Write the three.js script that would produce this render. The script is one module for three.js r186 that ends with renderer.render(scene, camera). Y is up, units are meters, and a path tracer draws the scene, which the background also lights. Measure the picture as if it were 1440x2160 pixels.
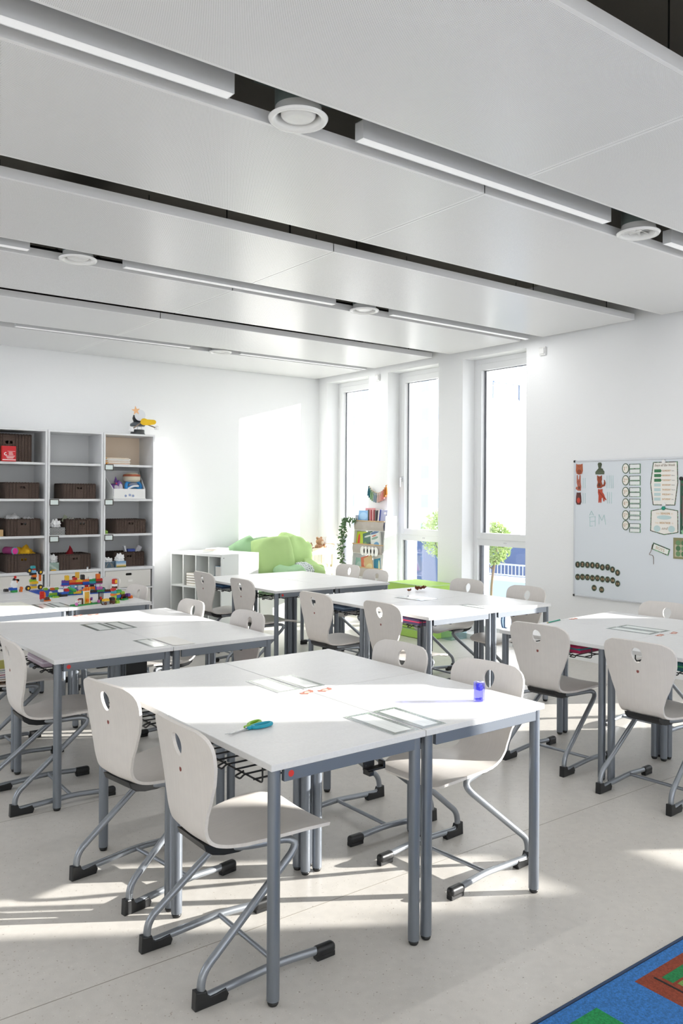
import * as THREE from 'three';
import { RoundedBoxGeometry } from 'three/addons/geometries/RoundedBoxGeometry.js';
import { mergeGeometries, toCreasedNormals } from 'three/addons/utils/BufferGeometryUtils.js';
import { RectAreaLightUniformsLib } from 'three/addons/lights/RectAreaLightUniformsLib.js';
import { Brush, Evaluator, SUBTRACTION } from 'three-bvh-csg';

// ------------------------------------------------------------------ camera, sky, sun, exposure
const scene = new THREE.Scene();
const EYE = 1.592, FOC = 1750.776, TH = 0.921576, HZ = 1044.661, ROLL = 0.0057154;
const camera = new THREE.PerspectiveCamera(2 * Math.atan(1080 / FOC) * 180 / Math.PI, 1440 / 2160, 0.05, 400);
camera.position.set(0, EYE, 0);
camera.lookAt(Math.cos(TH), EYE, -Math.sin(TH));
camera.rotateZ(ROLL);
camera.setViewOffset(1440, 2160, 0, 1080 - HZ, 1440, 2160);
const renderer = new THREE.WebGLRenderer({ antialias: true });
renderer.toneMapping = THREE.LinearToneMapping;
renderer.toneMappingExposure = 2.05;
renderer.shadowMap.enabled = true;
scene.background = new THREE.Color().setRGB(1.5, 1.58, 1.74);
const SUN = new THREE.Vector3(1, 0.282, 0.64).normalize();
const sun = new THREE.DirectionalLight(new THREE.Color().setRGB(1, 0.97, 0.92), 8.2);
sun.position.copy(SUN).multiplyScalar(40).add(new THREE.Vector3(3, 0, -4));
sun.target.position.set(3, 0, -4);
sun.castShadow = true;
Object.assign(sun.shadow.camera, { left: -14, right: 14, top: 10, bottom: -10, near: 1, far: 90 });
sun.shadow.mapSize.set(4096, 4096);
scene.add(sun, sun.target);
RectAreaLightUniformsLib.init();
const LAMP_FILL = 14;             // strength of the area lights added to the ceiling lamps as fill
const RX = 6.74, LX = -3.2, BZ = -9.41, FZ = 6.2, CEIL = 3.2, SLAB = 3.75;   // room: right wall, left wall, back wall, rear wall, panel height, slab

// ------------------------------------------------------------------ helpers
let seed = 7;
const rnd = () => { seed = (seed * 1664525 + 1013904223) >>> 0; return seed / 4294967296; };
const rr = (a, b) => a + (b - a) * rnd();
const V = (x, y, z) => new THREE.Vector3(x, y, z);
// the surveyed photograph: a ray through a pixel meets the plane x = X, y = Y or z = Z of the room
function ray(u, v) {
  let a = u - 720, b = v - HZ; const c = Math.cos(ROLL), s = Math.sin(ROLL);
  [a, b] = [c * a + s * b, -s * a + c * b];
  return V(Math.cos(TH) + Math.sin(TH) * a / FOC, -b / FOC, -(Math.sin(TH) - Math.cos(TH) * a / FOC));
}
const onX = (u, v, X) => { const d = ray(u, v); return d.multiplyScalar(X / d.x).add(V(0, EYE, 0)); };
const onY = (u, v, Y) => { const d = ray(u, v); return d.multiplyScalar((Y - EYE) / d.y).add(V(0, EYE, 0)); };
const onZ = (u, v, Z) => { const d = ray(u, v); return d.multiplyScalar(Z / d.z).add(V(0, EYE, 0)); };

const used = {};
function numbered(n) { const k = used[n] = (used[n] ?? -1) + 1; return k ? `${n}_${String(k).padStart(3, '0')}` : n; }
function shade(o) { o.castShadow = o.receiveShadow = true; return o; }
function tag(o, label, category, group, kind) {
  Object.assign(o.userData, { label, category });
  if (group) o.userData.group = group;
  if (kind) o.userData.kind = kind;
  return o;
}
function thing(name, label, category, [x, y, z] = [0, 0, 0], turn = 0, group) {
  const o = new THREE.Group(); o.name = numbered(name); o.position.set(x, y, z); o.rotation.y = turn; scene.add(o);
  return tag(o, label, category, group);
}
function part(name, geo, mat, parent, label) {
  const m = shade(new THREE.Mesh(Array.isArray(geo) ? join(geo) : geo, mat)); m.name = name; parent.add(m);
  if (label) m.userData.label = label;
  return m;
}
function solo(name, geo, mat, label, category, group, [x, y, z] = [0, 0, 0], turn = 0) {
  const m = shade(new THREE.Mesh(Array.isArray(geo) ? join(geo) : geo, mat)); m.name = numbered(name); m.position.set(x, y, z); m.rotation.y = turn; scene.add(m);
  return tag(m, label, category, group);
}
function struct(name, geo, mat, parent) {
  const m = shade(new THREE.Mesh(Array.isArray(geo) ? join(geo) : geo, mat)); m.name = name; (parent ?? scene).add(m);
  if (!parent) m.userData.kind = 'structure';
  return m;
}
function dup(root, [x, y, z], turn, label) {
  const r = root.clone(); r.name = numbered(root.name.replace(/_\d{3}$/, '')); scene.add(r);
  r.position.set(x, y, z); r.rotation.y = turn; r.userData = { ...root.userData, label };
  return r;
}
function join(list) {
  return mergeGeometries(list.map((g) => {
    let h = g.index ? g.toNonIndexed() : g.clone();
    for (const k of Object.keys(h.attributes)) if (!['position', 'normal', 'uv'].includes(k)) h.deleteAttribute(k);
    if (!h.attributes.normal) h.computeVertexNormals();
    if (!h.attributes.uv) h = metres(h);
    return h;
  }));
}
// uv in metres, laid flat on each face from its own position
function metres(g, along) {
  const h = g.index ? g.toNonIndexed() : g; const p = h.attributes.position, n = h.attributes.normal, uv = new Float32Array(p.count * 2);
  for (let i = 0; i < p.count; i++) {
    const ax = Math.abs(n.getX(i)), ay = Math.abs(n.getY(i)), az = Math.abs(n.getZ(i)), x = p.getX(i), y = p.getY(i), z = p.getZ(i);
    const a = ay >= ax && ay >= az ? [x, z] : ax >= az ? [z, y] : [x, y];
    uv[i * 2] = a[0]; uv[i * 2 + 1] = a[1];
  }
  h.setAttribute('uv', new THREE.BufferAttribute(uv, 2)); return h;
}
const box = (w, h, d, x = 0, y = 0, z = 0) => metres(new THREE.BoxGeometry(w, h, d).translate(x, y, z));
const span = (x0, x1, y0, y1, z0, z1) => box(x1 - x0, y1 - y0, z1 - z0, (x0 + x1) / 2, (y0 + y1) / 2, (z0 + z1) / 2);
const rbox = (w, h, d, r = 0.003, x = 0, y = 0, z = 0, s = 2) => metres(new RoundedBoxGeometry(w, h, d, s, r).translate(x, y, z));
const rspan = (x0, x1, y0, y1, z0, z1, r = 0.003) => rbox(x1 - x0, y1 - y0, z1 - z0, r, (x0 + x1) / 2, (y0 + y1) / 2, (z0 + z1) / 2);
const cyl = (r0, r1, h, x = 0, y = 0, z = 0, s = 20) => new THREE.CylinderGeometry(r0, r1, h, s).translate(x, y, z);
const lathe = (pts, s = 40) => new THREE.LatheGeometry(pts.map(([r, y]) => new THREE.Vector2(r, y)), s);
function tube(pts, r, seg = 24, rad = 8, closed = false) {
  return new THREE.TubeGeometry(new THREE.CatmullRomCurve3(pts.map((p) => p.isVector3 ? p : V(...p)), closed, 'centripetal'), seg, r, rad, closed);
}
// straight runs with rounded corners
function bent(pts, r, radius, rad = 10, fine = 6) {
  const P = pts.map((p) => V(...p)), out = [P[0]];
  for (let i = 1; i < P.length - 1; i++) {
    const a = P[i - 1].clone().sub(P[i]), b = P[i + 1].clone().sub(P[i]);
    const R = Array.isArray(radius) ? radius[i - 1] : radius, d = Math.min(R, a.length() * 0.49, b.length() * 0.49);
    const A = P[i].clone().add(a.setLength(d)), B = P[i].clone().add(b.setLength(d));
    for (let k = 0; k <= fine; k++) { const t = k / fine; out.push(A.clone().multiplyScalar((1 - t) ** 2).add(P[i].clone().multiplyScalar(2 * t * (1 - t))).add(B.clone().multiplyScalar(t * t))); }
  }
  out.push(P[P.length - 1]);
  const path = new THREE.CurvePath(); for (let i = 0; i < out.length - 1; i++) path.add(new THREE.LineCurve3(out[i], out[i + 1]));
  // sweep ring by ring with a fixed reference so that the tube does not twist
  const pos = [], nor = [], idx = []; let ref = V(0.31, 0.2, 0.93).normalize();
  out.forEach((p, i) => {
    const t = (out[i + 1] ?? p).clone().sub(out[i - 1] ?? p).normalize();
    const n = ref.clone().addScaledVector(t, -ref.dot(t)).normalize(), b = t.clone().cross(n); ref = n;
    for (let k = 0; k < rad; k++) { const an = k / rad * Math.PI * 2, q = n.clone().multiplyScalar(Math.cos(an)).addScaledVector(b, Math.sin(an)); nor.push(q.x, q.y, q.z); pos.push(p.x + q.x * r, p.y + q.y * r, p.z + q.z * r); }
  });
  for (let i = 0; i < out.length - 1; i++) for (let k = 0; k < rad; k++) { const a = i * rad + k, b = i * rad + (k + 1) % rad; idx.push(a, b, a + rad, b, b + rad, a + rad); }
  for (const [e, s] of [[0, -1], [out.length - 1, 1]]) {
    const t = out[e ? e : 1].clone().sub(out[e ? e - 1 : 0]).normalize().multiplyScalar(s), c = pos.length / 3; pos.push(out[e].x, out[e].y, out[e].z); nor.push(t.x, t.y, t.z);
    for (let k = 0; k < rad; k++) { pos.push(pos[(e * rad + k) * 3], pos[(e * rad + k) * 3 + 1], pos[(e * rad + k) * 3 + 2]); nor.push(t.x, t.y, t.z); }
    for (let k = 0; k < rad; k++) { const a = c + 1 + k, b = c + 1 + (k + 1) % rad; s > 0 ? idx.push(c, a, b) : idx.push(c, b, a); }
  }
  const g = new THREE.BufferGeometry(); g.setAttribute('position', new THREE.Float32BufferAttribute(pos, 3)); g.setAttribute('normal', new THREE.Float32BufferAttribute(nor, 3)); g.setIndex(idx);
  return metres(g);
}
function poly(pts, holes = []) { const s = new THREE.Shape(pts.map(([x, y]) => new THREE.Vector2(x, y))); holes.forEach((h) => s.holes.push(new THREE.Path(h.map(([x, y]) => new THREE.Vector2(x, y))))); return s; }
const extrude = (shape, depth, bevel = 0, curve = 8) => metres(new THREE.ExtrudeGeometry(shape, { depth, bevelEnabled: bevel > 0, bevelSize: bevel, bevelThickness: bevel, bevelSegments: 2, curveSegments: curve }));
const rect = (x0, x1, y0, y1) => [[x0, y0], [x1, y0], [x1, y1], [x0, y1]];

// ------------------------------------------------------------------ textures (what surfaces are made of)
function tex(size, fn, { srgb = true, repeat = 1, h = size } = {}) {
  const d = new Uint8Array(size * h * 4);
  for (let y = 0; y < h; y++) for (let x = 0; x < size; x++) { const c = fn(x, y), i = (y * size + x) * 4; d[i] = c[0]; d[i + 1] = c[1]; d[i + 2] = c[2]; d[i + 3] = 255; }
  const t = new THREE.DataTexture(d, size, h); t.wrapS = t.wrapT = THREE.RepeatWrapping; t.magFilter = THREE.LinearFilter; t.minFilter = THREE.LinearMipmapLinearFilter; t.generateMipmaps = true;
  if (srgb) t.colorSpace = THREE.SRGBColorSpace; t.repeat.set(repeat, repeat); t.needsUpdate = true; return t;
}
function valueNoise(n, cells) {
  const g = Array.from({ length: cells * cells }, rnd), sm = (t) => t * t * (3 - 2 * t);
  return (x, y) => { const fx = x / n * cells, fy = y / n * cells, i = Math.floor(fx), j = Math.floor(fy), a = sm(fx - i), b = sm(fy - j), q = (p, r) => g[((r % cells + cells) % cells) * cells + (p % cells + cells) % cells];
    return (q(i, j) * (1 - a) + q(i + 1, j) * a) * (1 - b) + (q(i, j + 1) * (1 - a) + q(i + 1, j + 1) * a) * b; };
}
const grey = (v) => [v, v, v];
// speckled linoleum
const floorTex = (() => {
  const N = 1024, n1 = valueNoise(N, 6), n2 = valueNoise(N, 60), a = new Float32Array(N * N * 3);
  for (let y = 0; y < N; y++) for (let x = 0; x < N; x++) { const v = 1 + (n1(x, y) - 0.5) * 0.02 + (n2(x, y) - 0.5) * 0.03 + (rnd() - 0.5) * 0.035, i = (y * N + x) * 3; a[i] = 209 * v; a[i + 1] = 205 * v; a[i + 2] = 198 * v; }
  for (let k = 0; k < 2600; k++) {
    const cx = Math.floor(rnd() * N), cy = Math.floor(rnd() * N), r = rr(0.5, 2.2), kind = rnd(), c = kind < 0.5 ? [140, 124, 108] : kind < 0.62 ? [96, 84, 74] : [238, 236, 230], al = rr(0.2, 0.65);
    for (let dy = -3; dy <= 3; dy++) for (let dx = -3; dx <= 3; dx++) if (Math.hypot(dx, dy * 1.3) <= r) { const i = (((cy + dy + N) % N) * N + (cx + dx + N) % N) * 3; for (let q = 0; q < 3; q++) a[i + q] += (c[q] - a[i + q]) * al; }
  }
  return tex(N, (x, y) => { const i = (y * N + x) * 3; return [a[i], a[i + 1], a[i + 2]]; }, { repeat: 1 / 1.3 });
})();
// white stained plywood, grain along v
const plyTex = (() => { const N = 256, col = Array.from({ length: N }, () => rnd()), n = valueNoise(N, 8); return tex(N, (x, y) => { const w = Math.floor(x + 5 * n(x, y)) % N, v = 1 + (col[w] - 0.5) * 0.028 + (n(x, y) - 0.5) * 0.015; return [Math.min(255, 224 * v), Math.min(255, 219 * v), Math.min(255, 213 * v)]; }, { repeat: 4 }); })();
// perforated sheet metal, staggered round holes
const perfTex = tex(256, (x, y) => {
  const row = Math.floor(y / (256 / 18)), cx = (x + (row % 2) * 8) % 16 - 8, cy = (y % (256 / 18)) - 256 / 36, d = Math.hypot(cx, cy), k = Math.min(1, Math.max(0, (d - 2.6) / 1.1)), v = 80 + (243 - 80) * k;
  return [v, v, v];
}, { repeat: 1 / 0.104 });
// wicker: over and under
const wickerH = (x, y) => { const c = Math.floor(x / 16), s = Math.sin((x % 16) / 16 * Math.PI), r = Math.floor(y / 8), t = Math.sin((y % 8) / 8 * Math.PI); return (c + r) % 2 ? 0.35 + 0.65 * t * s : 0.25 * t + 0.15 * s; };
const wickerTex = tex(128, (x, y) => { const v = 0.45 + 0.55 * wickerH(x, y) + (rnd() - 0.5) * 0.12; return [122 * v, 98 * v, 86 * v]; }, { repeat: 1 / 0.1 });
const wickerBump = tex(128, (x, y) => grey(255 * wickerH(x, y)), { srgb: false, repeat: 1 / 0.1 });
const fuzz = (() => { const n = valueNoise(256, 64); return tex(256, (x, y) => grey(255 * (0.5 * n(x, y) + 0.5 * rnd())), { srgb: false, repeat: 6 }); })();
const fuzzFine = (() => tex(256, () => grey(rr(60, 255)), { srgb: false, repeat: 10 }))();
const fibre = (() => { const n = valueNoise(256, 40); return tex(256, (x, y) => { const v = 0.8 + 0.2 * n(x, y) + rr(-0.22, 0.12); return grey(Math.min(255, 245 * v)); }, { repeat: 5 }); })();
const laminTex = (() => { const n = valueNoise(256, 90), m = valueNoise(256, 7); return tex(256, (x, y) => { const v = 1 + (n(x, y) - 0.5) * 0.025 + (m(x, y * 3) - 0.5) * 0.012; return [226 * v, 226 * v, 225 * v]; }, { repeat: 2 }); })();
const plasterBump = (() => { const n = valueNoise(256, 50), m = valueNoise(256, 110); return tex(256, (x, y) => grey(255 * (0.5 * n(x, y) + 0.5 * m(x, y))), { srgb: false, repeat: 2 }); })();
function canvasTex(w, h, draw) {
  const c = document.createElement('canvas'); c.width = w; c.height = h; const g = c.getContext('2d'); draw(g, w, h);
  const t = new THREE.CanvasTexture(c); t.colorSpace = THREE.SRGBColorSpace; t.anisotropy = 4; return t;
}

// ------------------------------------------------------------------ materials
const std = (color, roughness = 0.6, more = {}) => new THREE.MeshStandardMaterial({ color, roughness, metalness: 0, ...more });
const M = {
  wall: std(0xf4f5f5, 0.85, { bumpMap: plasterBump, bumpScale: 0.0006 }),
  floor: new THREE.MeshPhysicalMaterial({ color: 0xffffff, map: floorTex, roughness: 0.34, specularIntensity: 0.9 }),
  weld: std(0x9a948a, 0.5),
  panel: new THREE.MeshPhysicalMaterial({ color: 0xf1f1f1, roughness: 0.3, specularIntensity: 1 }),
  perf: new THREE.MeshPhysicalMaterial({ color: 0xffffff, map: perfTex, roughness: 0.3, specularIntensity: 1 }),
  slab: std(0x827e76, 0.9), duct: std(0x6b6d6c, 0.55, { metalness: 0.4 }), black: std(0x141414, 0.55), ductBox: std(0x6f7a78, 0.5, { metalness: 0.5 }),
  white: std(0xf0f0ee, 0.4), whiteMatt: std(0xecebe8, 0.7), frameWhite: std(0xf1f2f2, 0.35), glossWhite: std(0xf2f2f0, 0.22),
  lampBody: std(0xe4e5e6, 0.45, { metalness: 0.15 }), diffuser: std(0xf4f5f6, 0.5, { emissive: 0xffffff, emissiveIntensity: 0.12 }),
  glass: new THREE.MeshPhysicalMaterial({ color: 0xffffff, roughness: 0.0, transmission: 1, thickness: 0, ior: 1.5 }),
  rail: std(0x4a5058, 0.5, { metalness: 0.3 }), chrome: std(0xc8c9cb, 0.22, { metalness: 0.9 }),
  ply: new THREE.MeshPhysicalMaterial({ color: 0xffffff, map: plyTex, roughness: 0.42, specularIntensity: 0.8 }),
  lamin: new THREE.MeshPhysicalMaterial({ color: 0xffffff, map: laminTex, roughness: 0.36, specularIntensity: 0.8 }), edge: std(0xc6c7c8, 0.5),
  steel: std(0x7e848c, 0.36, { metalness: 0.55 }), tubeSteel: std(0x92979d, 0.3, { metalness: 0.6 }), plastic: std(0x191a1b, 0.38), wire: std(0x1b1b1c, 0.45),
  red: std(0xd0342c, 0.6), mark: std(0x8a4a42, 0.6), cabinet: std(0xe4e5e6, 0.5), cabinetIn: std(0xe0e1e1, 0.6), cabinetWarmLight: std(0xf2dfc8, 0.6), drawer: std(0xe4e1da, 0.5), hole: std(0x16130f, 0.9),  // the peach tone is warm reflected light put into a colour
  wicker: std(0xffffff, 0.7, { map: wickerTex, bumpMap: wickerBump, bumpScale: 0.004 }),
  lowShelf: std(0xe6e9e6, 0.5), lowEnd: std(0xc3c9ce, 0.45), lowBoard: std(0x9aa1a8, 0.45),
  cushion: std(0xc4e49a, 0.95, { bumpMap: fuzz, bumpScale: 0.003 }), cushion2: std(0xb9e2b2, 0.95, { bumpMap: fuzz, bumpScale: 0.003 }), cushion3: std(0xa3bf9b, 0.95, { bumpMap: fuzz, bumpScale: 0.003 }), mat: std(0xb0d866, 0.7), matPale: std(0xbdd7b6, 0.7), matTeal: std(0x79cfa0, 0.7),
  paper: std(0xf2f0ea, 0.8), cardboard: std(0xc9ad86, 0.8), tissue: std(0xf5f5f5, 0.9), wood: std(0xcaa877, 0.6),
};
const tints = {};
const tint = (hex, rough = 0.5) => tints[hex + '_' + rough] ??= std(hex, rough);
// ------------------------------------------------------------------ the room
const OPEN = [[-9.213, -8.314], [-7.933, -7.022], [-6.632, -5.716], [-3.06, -1.95], [0.016, 0.97], [2.05, 2.96], [3.35, 4.26], [4.65, 5.56]];   // window openings in the right wall, z from - to; last three are unseen, added for bounce
const WTOP = 3.135, WBOT = 0.05, WX = 6.917;
{
  const fl = struct('floor', span(LX - 0.3, RX + 0.45, -0.25, 0, BZ - 0.3, FZ + 0.3), M.floor);
  for (const z of [-2.615, -4.19, -5.8, -0.9]) struct('weld_seam', span(LX, RX, -0.002, 0.0004, z - 0.0016, z + 0.0016), M.weld, fl);
  struct('ceiling', span(LX - 0.3, RX + 0.45, SLAB, SLAB + 0.25, BZ - 0.3, FZ + 0.3), M.slab);
  struct('ceiling_2', span(LX, RX - 0.07, CEIL, CEIL + 0.05, -0.08, FZ), M.panel);
  struct('wall_back', span(LX - 0.3, RX + 0.45, 0, SLAB, BZ - 0.3, BZ), M.wall);
  // rear wall behind the camera: unseen glazing, added to light the shelves and the panel edges facing it
  const rearAdded = [[-2.6, -0.4], [0.2, 2.4], [3.0, 5.2]];
  struct('wall_rear', extrude(poly(rect(LX - 0.3, RX + 0.45, 0, SLAB), rearAdded.map(([a, b]) => rect(a, b, 0.85, 2.95))), 0.3).translate(0, 0, FZ), M.wall);
  rearAdded.forEach(([a, b], i) => {
    const w = new THREE.Group(); w.name = `window_${i + 12}`; w.userData.kind = 'structure'; scene.add(w);
    const Z = FZ + 0.16, g = []; for (const x of [a, b - 0.07]) g.push(rspan(x, x + 0.07, 0.85, 2.95, Z - 0.035, Z + 0.035)); for (const y of [0.85, 2.88]) g.push(rspan(a + 0.07, b - 0.07, y, y + 0.07, Z - 0.035, Z + 0.035));
    part('frame', g, M.frameWhite, w); part('pane', span(a + 0.07, b - 0.07, 0.92, 2.88, Z - 0.004, Z + 0.004), M.glass, w);
  });
  // right wall: one slab with its window openings cut out
  const s = poly(rect(-FZ, -BZ, 0, SLAB), OPEN.map(([a, b]) => rect(-b, -a, WBOT, WTOP)));
  struct('wall_right', extrude(s, 0.45).rotateY(Math.PI / 2).translate(RX, 0, 0), M.wall);
  // left wall: unseen glazing outside the frame, added as fill light
  const L = [[-8.9, -7.1], [-6.7, -4.9], [3.4, 5.1]];
  const sl = poly(rect(-FZ, -BZ, 0, SLAB), L.map(([a, b]) => rect(-b, -a, 0.85, 3.0)));
  struct('wall_left', extrude(sl, 0.3).rotateY(Math.PI / 2).translate(LX - 0.3, 0, 0), M.wall);
  L.forEach(([a, b], i) => {
    const w = new THREE.Group(); w.name = `window_${i + 9}`; w.userData.kind = 'structure'; scene.add(w);
    const X = LX - 0.16, g = [];
    for (const z of [a, b - 0.07]) g.push(rspan(X - 0.035, X + 0.035, 0.85, 3.0, z, z + 0.07));
    for (const y of [0.85, 2.93]) g.push(rspan(X - 0.035, X + 0.035, y, y + 0.07, a + 0.07, b - 0.07));
    part('frame', g, M.frameWhite, w); part('pane', span(X - 0.004, X + 0.004, 0.92, 2.93, a + 0.07, b - 0.07), M.glass, w);
  });
}
// windows of the right wall, the last three added for bounce light: frame, tilting sash over a fixed pane
OPEN.forEach(([a, b], i) => {
  const w = new THREE.Group(); w.name = `window_${i + 1}`; w.userData.kind = 'structure'; scene.add(w);
  const x0 = WX, x1 = WX + 0.08, F = 0.062, S = 0.064, g = [];
  for (const z of [a, b - F]) g.push(rspan(x0 + 0.012, x1, WBOT, WTOP, z, z + F));
  g.push(rspan(x0 + 0.012, x1, WTOP - F, WTOP, a + F, b - F), rspan(x0 + 0.012, x1, WBOT, WBOT + 0.08, a + F, b - F), rspan(x0 + 0.012, x1, 1.035, 1.112, a + F, b - F));
  part('frame', g, M.frameWhite, w);
  const A = a + F - 0.008, B = b - F + 0.008, q = [];
  for (const z of [A, B - S]) q.push(rspan(x0, x1 - 0.012, 1.105, WTOP - F + 0.008, z, z + S, 0.006));
  for (const y of [1.105, WTOP - F + 0.008 - S - 0.01]) q.push(rspan(x0, x1 - 0.012, y, y + S + 0.01, A + S, B - S, 0.006));
  const sash = part('sash', q, M.frameWhite, w);
  part('pane', span(x0 + 0.036, x0 + 0.044, 1.179, WTOP - F - 0.066, A + S, B - S), M.glass, sash);
  part('pane', span(x0 + 0.036, x0 + 0.044, WBOT + 0.08, 1.035, a + F, b - F), M.glass, w);
  part('gasket', [span(x0 + 0.05, x0 + 0.056, 1.179, WTOP - F - 0.066, A + S, A + S + 0.03), span(x0 + 0.05, x0 + 0.056, WTOP - F - 0.074, WTOP - F - 0.066, A + S, B - S), span(x0 + 0.05, x0 + 0.056, WBOT + 0.08, 1.035, a + F, a + F + 0.03)], M.rail, sash);
  part('blind_rail', [rspan(7.02, 7.05, WBOT, WTOP, a + 0.012, a + 0.05), rspan(7.02, 7.05, WBOT, WTOP, b - 0.05, b - 0.012)], M.rail, w);
  part('transom_screw', [cyl(0.006, 0.006, 0.004, 0, 0, 0, 10).rotateZ(Math.PI / 2).translate(x0 + 0.011, 1.075, (a + b) / 2), cyl(0.006, 0.006, 0.004, 0, 0, 0, 10).rotateZ(Math.PI / 2).translate(x0 + 0.011, 1.075, (a + b) / 2 + 0.025)], M.chrome, w);
  part('sill', rspan(RX - 0.004, WX + 0.012, WBOT - 0.012, WBOT + 0.006, a + 0.001, b - 0.001), M.white, w);
  const hz = i === 2 || i === 0 ? B - S / 2 : A + S / 2;
  part('handle', [rbox(0.008, 0.07, 0.026, 0.003, x0 - 0.003, 1.80, hz), cyl(0.009, 0.009, 0.035, 0, 0, 0, 12).rotateZ(Math.PI / 2).translate(x0 - 0.022, 1.81, hz), rbox(0.014, 0.125, 0.02, 0.006, x0 - 0.042, 1.757, hz)], M.chrome, sash);
});
// small white boxes on the wall piers
for (const [u, v, label] of [[1145.5, 741, 'small white push button box high on the wall right of the windows'], [797.5, 797, 'small white push button box high on the pier between the two left windows']]) {
  const c = onX(u, v, RX), t = thing('wall_switch', label, 'switch', [RX, c.y, c.z]);
  part('base_plate', rbox(0.02, 0.085, 0.085, 0.004, -0.01), M.white, t); part('rocker', rbox(0.014, 0.06, 0.062, 0.005, -0.024), M.white, t); part('edge_trim', rbox(0.006, 0.07, 0.008, 0.002, -0.021, 0, 0.037), M.cabinet, t);
}

// ------------------------------------------------------------------ ceiling panels, lamps, vents, ducts
const ROWS = [[-1.40, -0.36], [-2.776, -1.724], [-4.129, -3.06], [-5.449, -4.403], [-6.769, -5.739], [-8.115, -7.057], [-9.40, -8.352]];
const rowWord = ['row over the rug', 'row above the front desks', 'second row from the front', 'third row from the front', 'fourth row from the front', 'fifth row from the front', 'row along the back wall'];
const PX = [[-3.19, -0.142], [-0.138, 3.263], [3.267, 6.67]];
ROWS.forEach(([z0, z1], r) => PX.forEach(([x0, x1], c) => {
  const t = thing('ceiling_panel', `white perforated metal ceiling panel, ${['left', 'middle', 'window'][c]} end of the ${rowWord[r]}`, 'ceiling panel', [(x0 + x1) / 2, CEIL, (z0 + z1) / 2], 0, 'ceiling sails');
  const w = x1 - x0, d = z1 - z0;
  part('pan', [rbox(w, 0.004, d, 0.0015, 0, 0.002), span(-w / 2, w / 2, 0.003, 0.054, -d / 2, -d / 2 + 0.002), span(-w / 2, w / 2, 0.003, 0.054, d / 2 - 0.002, d / 2), span(-w / 2, -w / 2 + 0.002, 0.003, 0.054, -d / 2, d / 2), span(w / 2 - 0.002, w / 2, 0.003, 0.054, -d / 2, d / 2)], M.panel, t);
  part('perforated_sheet', span(-w / 2 + 0.018, w / 2 - 0.018, -0.0006, 0.0005, -d / 2 + 0.018, d / 2 - 0.018), M.perf, t);
  for (const [hx, hz] of [[-0.42, -0.4], [-0.42, 0.4], [0.42, -0.4], [0.42, 0.4]]) part('hanger_rod', cyl(0.004, 0.004, SLAB - CEIL - 0.004, hx * w, (SLAB - CEIL) / 2 + 0.002, hz * d, 6), M.black, t);
}));
const gaps = [[-2.918, 'front ceiling gap'], [-5.594, 'middle ceiling gap'], [-8.234, 'ceiling gap nearest the back wall'], [-0.2, 'added unseen row over the rug'], [2.4, 'added unseen row behind the camera'], [5.0, 'added unseen rear row']];  // last three rows are unseen lamps, added to raise the light level
const LX4 = [[-0.18, 1.66, 'first from the left'], [2.32, 4.17, 'second from the left'], [4.80, 6.64, 'nearest the windows']];
gaps.forEach(([z, where], g) => LX4.forEach(([x0, x1, nth]) => {
  const t = thing('linear_lamp', `long white linear lamp in the ${where}, ${nth}`, 'lamp', [(x0 + x1) / 2, g > 3 ? CEIL - 0.086 : CEIL - 0.004, z - 0.022], 0, 'linear lamps');
  const w = x1 - x0;
  part('housing', [span(-w / 2, w / 2, 0, 0.085, -0.03, -0.0262), span(-w / 2, w / 2, 0, 0.085, 0.0262, 0.03), span(-w / 2, -w / 2 + 0.003, 0, 0.085, -0.0262, 0.0262), span(w / 2 - 0.003, w / 2, 0, 0.085, -0.0262, 0.0262), span(-w / 2, w / 2, 0.082, 0.085, -0.03, 0.03)], M.lampBody, t);
  part('diffuser', span(-w / 2 + 0.003, w / 2 - 0.003, 0.001, 0.004, -0.0262, 0.0262), M.diffuser, t);
  if (g < 4) for (const hx of [-0.4, 0.4]) part('hanger_rod', cyl(0.003, 0.003, SLAB - CEIL - 0.085 + 0.004, hx * w, 0.085 + (SLAB - CEIL - 0.081) / 2, 0, 6), M.black, t);
  const l = new THREE.RectAreaLight(0xffffff, LAMP_FILL, w - 0.2, 0.05); l.position.set(0, -0.004, 0); l.rotation.x = -Math.PI / 2; t.add(l);  // area light added as room fill, far stronger than the dim diffuser
}));
const vents = [[1.98, -2.918, 0, 'front gap, above the front desks'], [4.47, -2.918, 1, 'front gap, nearer the windows'], [1.985, -5.594, 0, 'middle gap, at the left'], [4.49, -5.594, 0, 'middle gap, nearer the windows'], [4.54, -8.234, 0, 'gap nearest the back wall']];
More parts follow.
